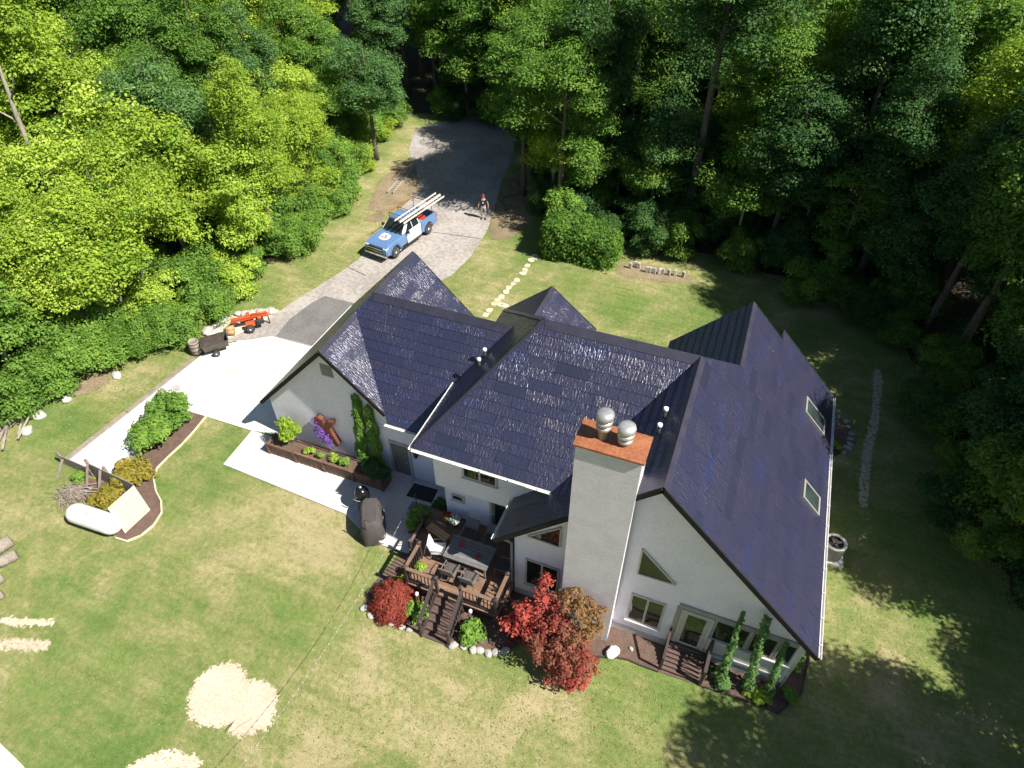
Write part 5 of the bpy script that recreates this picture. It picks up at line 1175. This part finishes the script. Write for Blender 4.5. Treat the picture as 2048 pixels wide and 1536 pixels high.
def along(pts, step):
    o = []
    for a, b in zip(pts, pts[1:]):
        a, b = Vector(a), Vector(b); n = max(1, int((b - a).length / step))
        for i in range(n): c = a.lerp(b, i / n); o.append((c.x + random.uniform(-.04, .04), c.y + random.uniform(-.04, .04)))
    return o
stones('edging_stone', along([(-9.75, 9.38), (-9.32, 9.18), (-8.8, 9.16), (-8.03, 9.22), (-7.42, 9.26)], .27), 'white_stone', 'pale edging stone below the maroon dome, %s from the left', 'stone', 'edging stones left of the deck stairs', .6, 1.0)
stones('edging_stone', along([(-5.98, 9.25), (-5.3, 9.42), (-4.75, 9.5), (-4.2, 9.75), (-4.0, 10.2)], .26), 'white_stone', 'pale edging stone below the right hydrangea, %s from the stairs', 'stone', 'edging stones right of the deck stairs', .6, 1.1)
ring = along([(6.14, 26.8), (6.78, 26.2), (7.08, 25.45), (7.03, 24.75), (6.72, 24.1), (6.35, 23.7)], .3)
stones('ring_stone', ring, 'grey_stone', 'grey stone in the curved bed border by the right eave, %s from the back', 'stone', 'stones around the curved bed', .7, 1.1)
bo = stones('boulder', [(-.62, 11.1)], 'tank_white', 'white boulder at the foot of the chimney', 'stone', None, 1.5, 1.5, .12)
stones('boulder', [(-.05, 11.5)], 'white_stone', 'small pale stone on the mulch right of the white boulder', 'stone', None, .5, .5)
sp = [(-12.2, 34.65), (-12.05, 34.4), (-12.27, 34.1), (-12.24, 33.42), (-12.2, 32.9), (-12.2, 32.48), (-12.28, 31.65), (-12.36, 31.2), (-12.42, 30.75), (-12.43, 30.26), (-12.5, 29.69), (-12.58, 29.3), (-12.62, 28.9), (-12.64, 28.2), (-12.66, 27.7), (-11.97, 28.96), (-12.3, 28.97)]
for k, (x, y) in enumerate(sp):
    rg = random.Random(k); nn = 8; P = [(x + math.cos(t) * rg.uniform(.14, .26), y + math.sin(t) * rg.uniform(.18, .30)) for t in [i * 6.283 / nn for i in range(nn)]]
    tag(sheet('stepping_stone', P, .03, 'flagstone', None, None, .03), 'flat pale stepping stone, %s in the line counted from the hedge' % ORD[k], 'stone', 'stepping stones across the back lawn')
gs = [(-6.11, 35.5), (-5.9, 35.75), (-5.62, 35.7), (-5.04, 35.45), (-4.82, 35.47), (-4.57, 35.45), (-4.31, 35.5), (-4.08, 35.6), (-3.72, 35.62), (-3.36, 35.72), (-2.86, 35.72)]
nm = ['first grey upright block from the hedge', 'second grey upright block from the hedge', 'third grey upright block from the hedge', 'leftmost of the five tight grey blocks on the back lawn', 'second of the five tight grey blocks on the back lawn', 'middle of the five tight grey blocks on the back lawn', 'fourth of the five tight grey blocks on the back lawn', 'rightmost of the five tight grey blocks on the back lawn', 'first grey block right of the tight five', 'second grey block right of the tight five', 'rightmost grey block by the back wood']
for k, (x, y) in enumerate(gs):
    o = MB().box(-.10, .10, -.07, .07, 0, .42).build('block_stone', 'stone', None, .025); o.location = (x, y, 0); o.rotation_euler = (random.uniform(-.08, .08), random.uniform(-.1, .1), random.uniform(-.3, .3)); tag(o, nm[k], 'stone', 'grey blocks along the back lawn')
tag(MB().tube([(-5.4, 38.1, 0), (-5.4, 38.1, .9)], .11, 10).build('stump_post', 'bark_pale'), 'short pale stump in the shade behind the grey blocks', 'stump')
# rubble beside the log splitter
rb = [(-25.9, 22.5), (-25.45, 22.6), (-25.2, 22.75), (-24.85, 23.1), (-24.35, 23.4), (-26.05, 21.2), (-25.75, 21.45), (-26.0, 20.7), (-26.15, 20.4), (-25.6, 21.75), (-26.3, 21.7), (-25.9, 21.9), (-26.35, 21.1), (-26.5, 20.6), (-25.3, 22.2), (-24.6, 23.25)]
stones('rubble_stone', rb, 'white_stone', 'pale rubble stone in the heap behind the log splitter, %s in the heap', 'stone', 'rubble heap by the log splitter', 1.3, 2.2, .1)
stones('field_stone', [(-29.3, 11.35), (-29.7, 12.3), (-29.3, 13.6), (-29.6, 14.1), (-28.4, 15.9)], 'stone', None, 'stone', 'field stones at the left wood edge', 1.2, 2.2, .08, ['field stone nearest the stick pile', 'second field stone up from the stick pile', 'pale field stone in the middle of the wood edge', 'field stone beside the pale middle one', 'last field stone towards the concrete apron'])

# ================================================================== LEFT GARDEN
ap_curb = thing('timber_curb', 'weathered timber curb along the left edge of the concrete apron', 'curb', (0, 0, 0))
for (a, b) in (((-26.12, 10.55), (-25.86, 14.0)), ((-25.86, 14.04), (-25.56, 18.4))): MB().bar((*a, .07), (*b, .07), .22, .14).build('timber', 'old_wood', ap_curb)
fe = thing('plank_fence', 'low weathered plank fence with leaning braces at the end of the apron', 'fence', (0, 0, 0))
def planks(a, b, h, n, par, mat='old_wood'):
    a, b = Vector(a), Vector(b)
    for k in range(n): z0 = h * k / n + .02; MB().bar(a + Vector((0, 0, z0 + h / n / 2)), b + Vector((0, 0, z0 + h / n / 2)), .035, h / n - .012).build('plank', mat, par)
planks((-26.1, 10.5, 0), (-24.2, 10.42, 0), .62, 3, fe); planks((-24.15, 10.45, 0), (-21.35, 10.28, 0), 1.0, 5, fe)
for x, h in ((-26.05, .8), (-24.2, 1.1), (-23.2, 1.05)): box('post', 'old_wood', fe, x - .05, x + .05, 10.46, 10.56, 0, h)
for x, h in ((-25.7, .6), (-24.0, 1.0), (-23.3, .95)): MB().bar((x, 10.40, h), (x + .08, 9.75, .03), .09, .05).build('brace', 'old_wood', fe)
pp = thing('plywood_panel', 'square pale plywood panel leaning at the end of the plank fence', 'panel', (0, 0, 0))
MB().prism([(-20.62, 8.62, .03), (-20.52, 9.92, .03), (-21.22, 10.22, 1.02), (-21.32, 8.92, 1.02)], (.025, 0, .03)).build('board', 'plywood', pp); MB().bar((-21.2, 9.0, .9), (-21.35, 9.0, .0), .05, .05).build('support', 'old_wood', pp); MB().bar((-21.1, 10.1, .9), (-21.25, 10.1, .0), .05, .05).build('support', 'old_wood', pp)
tk = thing('propane_tank', 'long white propane tank lying in front of the plank fence', 'tank', (-21.85, 8.5, 0), R_(3))
prof = [(.02, -1.28), (.2, -1.24), (.34, -1.12), (.41, -.94), (.42, -.8), (.42, .8), (.41, .94), (.34, 1.12), (.2, 1.24), (.02, 1.28)]
MB().lathe(prof, (0, 0, .58), 28, 'x').build('shell', 'tank_white', tk)
MB().lathe([(.10, .98), (.13, 1.0), (.13, 1.1), (.10, 1.14)], (0, 0, 0), 16).build('dome_lid', 'tank_white', tk)
for x in (-.7, .7): box('foot', 'grey_metal', tk, x - .06, x + .06, -.24, .24, 0, .2)
br = thing('brush_pile', 'heap of dry cut twigs beside the white tank', 'brush pile', (-24.2, 9.35, 0)); mb = MB(); rg = random.Random(3)
for k in range(110):
    a = rg.uniform(0, 6.28); r = rg.uniform(0, .6); x, y = math.cos(a) * r * 1.1, math.sin(a) * r; d = rg.uniform(2.2, 4.2); L = rg.uniform(.35, .8); z = rg.uniform(.05, .45) * (1 - r * .8)
    mb.tube([(x - math.cos(d) * L, y - math.sin(d) * L, max(.02, z - .15)), (x, y, z + .05), (x + math.cos(d) * L * .6, y + math.sin(d) * L * .6, z + rg.uniform(-.1, .2))], [.016, .012, .005], 4)
mb.build('twigs', 'old_wood', br)
sk = thing('stick_pile', 'pile of pale branches at the left edge by the wood', 'stick pile', (-30.2, 11.0, 0))
for k in range(14):
    a = rg.uniform(-.5, .4); x, y = rg.uniform(-.6, .8), rg.uniform(-.9, .8); L = rg.uniform(.7, 1.3); MB().tube([(x - math.cos(a + 2) * L, y - math.sin(a + 2) * L, .08 + k * .02), (x + math.cos(a + 2) * L, y + math.sin(a + 2) * L, .12 + k * .025)], [.06, .04], 7).build('branch', 'bark_pale', sk)
lg = [((-24.6, 6.3), .35, 1.25, 'log round nearest the wood at the left edge of the lawn'), ((-23.9, 5.95), .30, 1.1, 'stubby log standing out from the others at the left edge'), ((-23.5, 5.0), .35, 1.3, 'largest pale log at the left edge of the lawn'), ((-22.9, 4.5), .26, 1.2, 'lowest pale log at the left edge of the lawn')]
for k, ((x, y), r, a, lab) in enumerate(lg):
    o = thing('log', lab, 'log', (x, y, 0), a, 'logs at the left edge of the lawn'); o.scale = (.75, .75, .75); MB().lathe([(r * .9, -.45), (r, -.3), (r, .35), (r * .92, .45)], (0, 0, r * .9), 12, 'x').build('wood', 'bark_pale', o)

# cart, barrel, log splitter
ct = thing('dump_cart', 'black two-wheeled dump cart parked on the apron', 'cart', (-24.85, 19.45, .05), R_(48))
def taper(x0, x1, y0, y1, z0, z1, gr_): 
    return [(x0, y0, z0), (x1, y0, z0), (x1, y1, z0), (x0, y1, z0), (x0 - gr_, y0 - gr_, z1), (x1 + gr_, y0 - gr_, z1), (x1 + gr_, y1 + gr_, z1), (x0 - gr_, y1 + gr_, z1)]
BF = [(3, 2, 1, 0), (0, 1, 5, 4), (1, 2, 6, 5), (2, 3, 7, 6), (3, 0, 4, 7)]
mb = MB(); mb.add(taper(-.62, .62, -.36, .36, .38, .78, .06), BF); mb.add(taper(-.59, .59, -.33, .33, .41, .78, .06), [tuple(reversed(f)) for f in BF]); mb.build('tub', 'cart_black', ct)
mb = MB()
for p, q in (((-.68, -.42, .79), (.68, -.42, .79)), ((-.68, .42, .79), (.68, .42, .79)), ((-.68, -.4, .79), (-.68, .4, .79)), ((.68, -.4, .79), (.68, .4, .79))): mb.bar(p, q, .05, .035)
mb.build('rim', 'cart_black', ct)
MB().tube([(.5, 0, .33), (1.05, 0, .28)], .022, 6).build('drawbar', 'black_plastic', ct)
def wheel(par, x, y, r, w, rim='rim', name='wheel'):
    o = MB().lathe([(r * .62, -w / 2), (r * .94, -w / 2), (r, -w * .3), (r, w * .3), (r * .94, w / 2), (r * .62, w / 2)], (x, y, r), 24, 'y').build(name, 'rubber', par)
    MB().lathe([(.02, -w * .52), (r * .2, -w * .52), (r * .55, -w * .40), (r * .64, -w * .53), (r * .64, w * .53), (r * .55, w * .40), (r * .2, w * .52), (.02, w * .52)], (x, y, r), 20, 'y').build('rim', rim, o); return o
for sy in (-1, 1): wheel(ct, -.1, sy * .47, .19, .13)
MB().tube([(-.1, -.42, .19), (-.1, .42, .19)], .02, 6).build('axle', 'grey_metal', ct)
bb = thing('barrel', 'brown wooden barrel standing behind the black cart', 'barrel', (-25.75, 18.9, .05))
MB().lathe([(.26, 0), (.29, .18), (.31, .42), (.29, .66), (.26, .84), (.24, .84), (.24, .80), (.02, .80)], (0, 0, 0), 22).build('staves', 'old_wood', bb)
for z, r in ((.10, .283), (.30, .308), (.54, .308), (.74, .283)): MB().lathe([(r, z - .03), (r + .008, z - .03), (r + .008, z + .03), (r, z + .03)], (0, 0, 0), 22).build('hoop', 'cart_black', bb)
sp_ = thing('log_splitter', 'orange log splitter on small wheels beside the asphalt', 'log splitter', (-24.5, 21.85, .05), R_(42))
MB().bar((-.95, 0, .62), (1.05, 0, .62), .14, .16).build('beam', 'orange_paint', sp_); MB().bar((-.95, 0, .715), (.4, 0, .715), .24, .025).build('table', 'orange_paint', sp_)
MB().tube([(.15, .02, .79), (1.0, .02, .79)], .06, 10).build('cylinder', 'orange_paint', sp_); MB().prism([(-.2, -.02, .73), (.1, -.02, .73), (.1, -.02, 1.0), (-.05, -.02, 1.0)], (0, .04, 0)).build('wedge', 'orange_paint', sp_)
box('tank', 'orange_paint', sp_, -.25, .25, -.42, -.12, .28, .52, .03); box('engine', 'black_plastic', sp_, .35, .75, -.48, -.12, .36, .68, .04); MB().lathe([(.12, .69), (.14, .74), (.08, .78)], (.55, -.3, 0), 14).build('air_filter', 'orange_paint', sp_)
for sy in (-.55, .38): wheel(sp_, -.05, sy, .24, .13)
MB().tube([(-.05, -.5, .24), (-.05, .35, .24)], .025, 6).build('axle', 'black_plastic', sp_); MB().bar((1.0, 0, .0), (1.0, 0, .55), .06, .06).build('stand', 'black_plastic', sp_); MB().bar((-.95, 0, .58), (-1.3, 0, .35), .05, .05).build('hitch', 'yellow_paint', sp_)
MB().tube([(.6, -.15, .6), (.5, .05, .85), (.3, .02, .8)], .02, 6).build('dark_tube', 'black_plastic', sp_)
for k, (x, y, a) in enumerate(((-25.1, 20.85, .5), (-25.35, 21.1, 1.1))):
    o = thing('firewood', ['split log lying against the log splitter', 'second split log beside the rubble'][k], 'log', (x, y, .05), a, 'split logs by the splitter'); MB().lathe([(.15, -.22), (.16, 0), (.15, .22)], (0, 0, .16), 9, 'x').build('wood', 'tan_wood', o)
# air conditioner
ac = thing('air_conditioner', 'grey outdoor air conditioner on a pale pad beside the right eave', 'air conditioner', (6.35, 18.2, 0), R_(4))
box('pad', 'concrete', ac, -.5, .5, -.5, .5, 0, .10); mb = MB(); P8 = [(.40 * math.cos(t) * 1.05, .40 * math.sin(t) * 1.05) for t in [math.pi / 8 + k * math.pi / 4 for k in range(8)]]
MB().prism([(x * .93, y * .93, .105) for x, y in P8], (0, 0, .66)).build('coil', 'black_plastic', ac)
for k in range(8):
    a, b = Vector(P8[k]), Vector(P8[(k + 1) % 8])
    for j in range(5): c = a.lerp(b, (j + .5) / 5); MB().bar((c.x, c.y, .11), (c.x, c.y, .82), .035, .035).build('louvre', 'grey_metal', ac)
mb = MB(); n = 24
mb.lathe([(.31, .845), (.40, .83), (.44, .86), (.40, .92), (.31, .90), (.31, .845)], (0, 0, 0), 24, 'z', False).build('top_ring', 'grey_metal', ac)
for k in range(4): a = k * math.pi / 2 + .4; MB().bar((math.cos(a) * .04, math.sin(a) * .04, .80), (math.cos(a) * .27, math.sin(a) * .27, .82), .11, .012).build('fan_blade', 'cart_black', ac)

# ================================================================== TRUCK
tr = thing('pickup_truck', 'blue and white work pickup with a ladder rack parked on the driveway', 'truck', (-20.97, 33.05, .02), math.atan2(-3.53, -.62)); tr.scale = (.92, .92, 1.0)
W = .99
def side_prof(pts, y0, y1, name, mat, bevel=.05): return MB().prism([(x, y0, z) for x, z in pts], (0, y1 - y0, 0)).build(name, mat, tr, bevel, 3)
# front axle at +1.87, rear axle at -1.87
def arch(cx, r=.50, n=9, z=.42): return [(cx + r * math.cos(t), z + r * math.sin(t)) for t in [math.pi - math.pi * k / n for k in range(n + 1)]]
front = [(.55, .45), (.55, 1.18), (1.25, 1.20), (2.1, 1.16), (2.62, 1.08), (2.80, .98), (2.84, .62), (2.80, .45)] + [(x, z) for x, z in reversed(arch(1.87))]
side_prof(front, -W, W, 'front_body', 'blue_paint', .075)
cabp = [(-1.05, .42), (-1.05, 1.20), (.548, 1.20), (.548, .42)]
side_prof(cabp, -W, W, 'cab_body', 'white_paint', .03)
# bed
mb = MB()
bedp = [(-1.06, .45), (-1.06, 1.24), (-2.92, 1.24), (-2.95, .55), (-2.85, .45)] + [(x, z) for x, z in arch(-1.87)]
for y0, y1 in ((-W, -W + .14), (W - .14, W)): mb.prism([(x, y0, z) for x, z in bedp], (0, y1 - y0, 0))
mb.box(-2.94, -2.86, -W + .142, W - .142, .5, 1.22); mb.box(-1.14, -1.065, -W + .142, W - .142, .5, 1.22)
mb.build('bed', 'blue_paint', tr, .03, 2)
box('bed_floor', 'black_plastic', tr, -2.855, -1.145, -W + .145, W - .145, .62, .68)
box('tool_box', 'grey_metal', tr, -1.6, -1.2, -.7, .7, .7, 1.12, .02); box('toolbox_red', 'red_paint', tr, -2.5, -1.9, -.2, .3, .69, .95, .02)
# greenhouse
def frustum(x0, x1, t0, t1, z0, z1, wb, wt): return [(x0, -wb, z0), (x1, -wb, z0), (x1, wb, z0), (x0, wb, z0), (t0, -wt, z1), (t1, -wt, z1), (t1, wt, z1), (t0, wt, z1)]
BX = [(3, 2, 1, 0), (4, 5, 6, 7), (0, 1, 5, 4), (1, 2, 6, 5), (2, 3, 7, 6), (3, 0, 4, 7)]
MB().add(frustum(-1.04, .95, -.92, .18, 1.202, 1.80, .95, .76), BX).build('greenhouse', 'white_paint', tr, .06, 3)
MB().add(frustum(-.96, .26, -.90, .16, 1.775, 1.86, .79, .70), BX).build('roof', 'blue_paint', tr, .035, 3)
def glass_quad(name, a, b, c, d, off):
    P = [Vector(p) for p in (a, b, c, d)]; n = (P[1] - P[0]).cross(P[3] - P[0]).normalized() * off; MB().prism([p + n for p in P], n * .5).build(name, 'car_glass', tr)
glass_quad('windshield', (.89, -.82, 1.24), (.89, .82, 1.24), (.26, .68, 1.765), (.26, -.68, 1.765), .012)
for s in (-1, 1):
    y0, y1 = s * .945, s * .785
    q = [(.60, y0, 1.26), (-.15, y0, 1.26), (-.15, y1, 1.72), (.13, y1, 1.72)]; r = [(-.22, y0, 1.26), (-.90, y0, 1.26), (-.80, y1, 1.72), (-.22, y1, 1.72)]
    for w in (q, r): glass_quad('side_window', *(w if s > 0 else [w[1], w[0], w[3], w[2]]), .012)
    o = box('mirror', 'black_plastic', tr, .46, .62, s * 1.02 if s > 0 else -1.22, 1.22 if s > 0 else -1.02, 1.2, 1.38, .02)
    box('running_board', 'black_plastic', tr, -1.0, 1.3, (W + .005) if s > 0 else -W - .12, (W + .12) if s > 0 else -W - .005, .36, .41)
    box('headlight', 'bulb', tr, 2.58, 2.80, s * .62 if s > 0 else -.96, .96 if s > 0 else s * .62, .84, 1.0, .03)
    box('tail_light', 'red_paint', tr, -2.97, -2.90, (W - .13) if s > 0 else -W - .01, (W + .01) if s > 0 else -W + .13, .85, 1.15)
    for xx in (1.87, -1.87):
        wheel(tr, xx, s * (W - .13), .40, .27)
        MB().prism([(x, s * (W - .30), z) for x, z in arch(xx, .49)], (0, s * .02, 0)).build('wheel_well', 'black_plastic', tr)
    for xx in (.30, -.60): box('door_handle', 'chrome', tr, xx - .1, xx + .1, s * W if s > 0 else -W - .02, W + .02 if s > 0 else -W, 1.02, 1.06)
    for xx in (.54, -.20, -1.04): box('door_seam', 'black_plastic', tr, xx - .006, xx + .006, (W + .0005) if s > 0 else -W - .003, (W + .003) if s > 0 else -W - .0005, .5, 1.18)
    for j, (dx, dz, w, h) in enumerate(((.22, .80, .12, .05), (.16, .88, .05, .08), (.27, .71, .06, .06))): box('door_emblem', 'black_plastic', tr, dx - w / 2, dx + w / 2, (W + .001) if s > 0 else -W - .004, (W + .004) if s > 0 else -W - .001, dz, dz + h)
box('grille', 'black_plastic', tr, 2.80, 2.855, -.62, .62, .66, 1.0, .01); box('grille_bar', 'chrome', tr, 2.856, 2.88, -.62, .62, .86, .92); box('grille_bar', 'chrome', tr, 2.856, 2.88, -.60, .60, .70, .73)
box('front_bumper', 'chrome', tr, 2.76, 2.96, -.96, .96, .42, .62, .05); box('rear_bumper', 'chrome', tr, -3.08, -2.94, -.95, .95, .45, .6, .04); box('plate', 'white_paint', tr, 2.962, 2.97, -.16, .16, .47, .57)
# hood emblem: white shield with green peak, pink band and white strap line
hz = lambda x: 1.205 - max(0, x - 1.25) * .047 - max(0, x - 2.1) * .11
def decal(pts, mat, lift): MB().prism([(x, y, hz(x) + lift) for x, y in pts], (0, 0, .003)).build('hood_emblem', mat, tr)
decal([(1.35, -.36), (1.62, -.44), (1.75, -.34), (1.95, -.38), (2.0, .0), (1.97, .36), (1.7, .40), (1.42, .30), (1.32, .0)], 'white_paint', .004); decal([(1.5, -.05), (1.62, -.12), (1.72, .02), (1.66, .16), (1.52, .1)], 'green_paint', .010)
decal([(1.74, -.30), (1.86, -.31), (1.87, .31), (1.75, .30)], 'pink_paint', .010); decal([(2.03, -.26), (2.10, -.26), (2.10, .26), (2.03, .26)], 'white_paint', .010)
for s in (-1, 1):
    for xx in (1.87, -1.87):
        ar = arch(xx, .505); ot = arch(xx, .57)
        for i in range(len(ar) - 1): pass
        MB().tube([(x, s * (W + .005), z) for x, z in arch(xx, .52, 12)], .03, 6).build('wheel_arch_trim', 'black_plastic' if xx > 9 else 'blue_paint', tr)
    MB().bar((.93, s * .3, 1.215), (.80, s * .3 - .45, 1.315), .025, .02).build('wiper', 'black_plastic', tr)
for y in (-.55, .55): MB().bar((1.05, y, 1.212), (2.3, y * .9, 1.155), .05, .02).build('hood_crease', 'blue_paint', tr)
box('hood_gap', 'black_plastic', tr, .9, .98, -.85, .85, 1.17, 1.206)
# ladder rack
for x in (-2.6, -.85, .1):
    for s in (-1, 1): MB().tube([(x, s * .86, 1.22 if x < -1 else 1.6), (x, s * .82, 2.0)], .022, 6).build('rack_post', 'black_plastic', tr)
    MB().tube([(x, -.84, 2.0), (x, .84, 2.0)], .022, 6).build('rack_bar', 'black_plastic', tr)
for s in (-1, 1): MB().tube([(-2.7, s * .83, 2.0), (.35, s * .83, 2.0)], .022, 6).build('rack_rail', 'red_paint' if s < 0 else 'black_plastic', tr)
def ladder(name, label, loc, rz, L, w, mat, n, tilt=0.0):
    o = thing(name, label, 'ladder', loc, rz); o.rotation_euler = (0, tilt, rz)
    for s in (-1, 1): box('side_rail', mat, o, 0, L, s * w / 2 - .018, s * w / 2 + .018, 0, .085)
    for k in range(n): x = .2 + (L - .4) * k / (n - 1); MB().tube([(x, -w / 2 + .019, .042), (x, w / 2 - .019, .042)], .017, 6).build('rung', 'ladder_metal', o)
    for s in (-1, 1): box('foot', 'black_plastic', o, -.08, -.002, s * w / 2 - .03, s * w / 2 + .03, -.01, .1)
    return o
a = math.atan2(3.53, .62)
ladder('ladder', 'tan fibreglass ladder on the left of the truck rack', (-20.62, 32.1, 2.045), a, 4.4, .36, 'fiberglass', 15)
ladder('ladder', 'second tan fibreglass ladder lying next to it on the right of the truck rack', (-20.24, 32.05, 2.045), a - .01, 4.3, .30, 'fiberglass', 15)
ladder('ladder', 'long aluminium ladder lying on the dirt beside the wood', (-25.15, 38.8, .03), math.atan2(5.55, -.72), 5.6, .44, 'ladder_metal', 17)

# thin dark curved tube laid along the driveway
hs = MB().tube([(-16.6 + .45 * math.sin(k * .55) + .1 * math.sin(k * 1.7), 38.6 + k * .28, .03) for k in range(20)], .022, 7).build('dark_tube', 'rubber'); tag(hs, 'thin dark line snaking over the driveway behind the standing person', 'dark_tube')

# ================================================================== PERSON
pe = thing('person', 'person in a navy shirt, grey shorts and red cap standing on the driveway', 'person', (-17.19, 37.9, .02), R_(12))
def skin_mesh(name, chains, parent, mat, sub=2):
    """chains: list of [(x,y,z,r),...]; the first point of a later chain may repeat an earlier point to join it"""
    V = []; E = []; Rr = []; ix = {}
    for ch in chains:
        prev = None
        for x, y, z, r in ch:
            key = (round(x, 3), round(y, 3), round(z, 3))
            if key not in ix: ix[key] = len(V); V.append((x, y, z)); Rr.append(r)
            i = ix[key]
            if prev is not None and prev != i: E.append((prev, i))
            prev = i
    me = bpy.data.meshes.new(name); me.from_pydata(V, E, []); o = link(name, me, parent)
    md = o.modifiers.new('skin', 'SKIN'); md.use_smooth_shade = True
    for i, d in enumerate(me.skin_vertices[0].data): d.radius = (Rr[i], Rr[i] * .85); d.use_root = (i == 0)
    sb = o.modifiers.new('sub', 'SUBSURF'); sb.levels = sub; sb.render_levels = sub
    me.materials.append(MAT[mat]); return o
hip = (0, 0, .93, .15)
body = [[hip, (0, 0, 1.12, .135), (0, -.01, 1.32, .155), (0, 0, 1.44, .12), (0, 0, 1.52, .055), (0, -.015, 1.60, .08), (0, -.02, 1.69, .095), (0, -.015, 1.76, .06)],
        [hip, (.10, 0, .86, .095), (.12, -.03, .50, .065), (.125, 0, .30, .058), (.13, .02, .09, .042), (.135, -.10, .04, .04), (.14, -.17, .035, .03)],
        [hip, (-.10, 0, .86, .095), (-.13, -.02, .50, .065), (-.14, .01, .30, .058), (-.14, .03, .09, .042), (-.15, -.09, .04, .04), (-.155, -.16, .035, .03)]]
def arm(s, el, wr): return [(0, 0, 1.44, .12), (s * .18, 0, 1.42, .062), el + (.045,), wr + (.032,), ]
hl, hr = (-.33, -.12, .98), (.36, -.10, 1.0)
body += [arm(-1, (-.30, .02, 1.18), hl), arm(1, (.31, .02, 1.19), hr)]
def fingers(w, s):
    out = []; x, y, z = w; palm = (x + s * .005, y - .03, z - .06)
    for k in range(4): f = -.028 + k * .019; L = (.07, .08, .076, .058)[k]; out.append([(x, y, z, .032), (palm[0] + s * .002, palm[1] + f, palm[2], .013), (palm[0] + s * .006, palm[1] + f, palm[2] - L * .55, .0095), (palm[0] - s * .008, palm[1] + f - .004, palm[2] - L, .0085)])
    out.append([(x, y, z, .032), (x - s * .01, y - .05, z - .035, .013), (x - s * .014, y - .075, z - .065, .0095)]); return out
body += fingers(hl, -1) + fingers(hr, 1)
bo_ = skin_mesh('body', body, pe, 'skin')
skin_mesh('shirt', [[(0, 0, .96, .165), (0, 0, 1.12, .155), (0, -.01, 1.32, .172), (0, 0, 1.45, .125)], [(0, 0, 1.45, .125), (.19, 0, 1.42, .085), (.25, .01, 1.28, .075)], [(0, 0, 1.45, .125), (-.19, 0, 1.42, .085), (-.25, .01, 1.28, .075)]], pe, 'navy_cloth')
skin_mesh('shorts', [[(0, 0, .98, .168), (0, 0, .90, .155)], [(0, 0, .90, .155), (.11, 0, .80, .115), (.125, -.02, .56, .098)], [(0, 0, .90, .155), (-.11, 0, .80, .115), (-.135, -.015, .56, .098)]], pe, 'grey_cloth')
MB().lathe([(.106, 1.71), (.112, 1.75), (.10, 1.80), (.06, 1.835), (.01, 1.84)], (0, -.015, 0), 18).build('cap', 'red_cloth', pe); MB().prism([(-.07, -.11, 1.715), (.07, -.11, 1.715), (.05, -.21, 1.70), (-.05, -.21, 1.70)], (0, 0, .014)).build('cap_peak', 'red_cloth', pe)
for s in (-1, 1): MB().lathe([(.004, 0), (.012, .004), (.004, .008)], (s * .035, -.108, 1.672), 8, 'y').build('eye', 'black_plastic', pe); MB().lathe([(.01, -.03), (.02, 0), (.01, .03)], (s * .095, -.01, 1.66), 8).build('ear', 'skin', pe); MB().prism([(s * .13 - .05, .07, .0), (s * .13 + .05, .07, .0), (s * .145 + .05, -.21, .0), (s * .145 - .05, -.21, .0)], (0, 0, .075)).build('shoe', 'black_plastic', pe)
MB().prism([(-.015, -.10, 1.64), (.015, -.10, 1.64), (0, -.125, 1.635), ], (0, .01, .045)).build('nose', 'skin', pe); MB().bar((-.028, -.098, 1.607), (.028, -.098, 1.607), .012, .008).build('mouth', 'red_cloth', pe)
MB().prism([(-.05, -.178, 1.28), (-.015, -.178, 1.29), (0, -.178, 1.34), (.015, -.178, 1.29), (.05, -.178, 1.28), (.02, -.178, 1.25), (.03, -.178, 1.20), (0, -.178, 1.23), (-.03, -.178, 1.20), (-.02, -.178, 1.25)], (0, .03, 0)).build('shirt_mark', 'white_paint', pe)
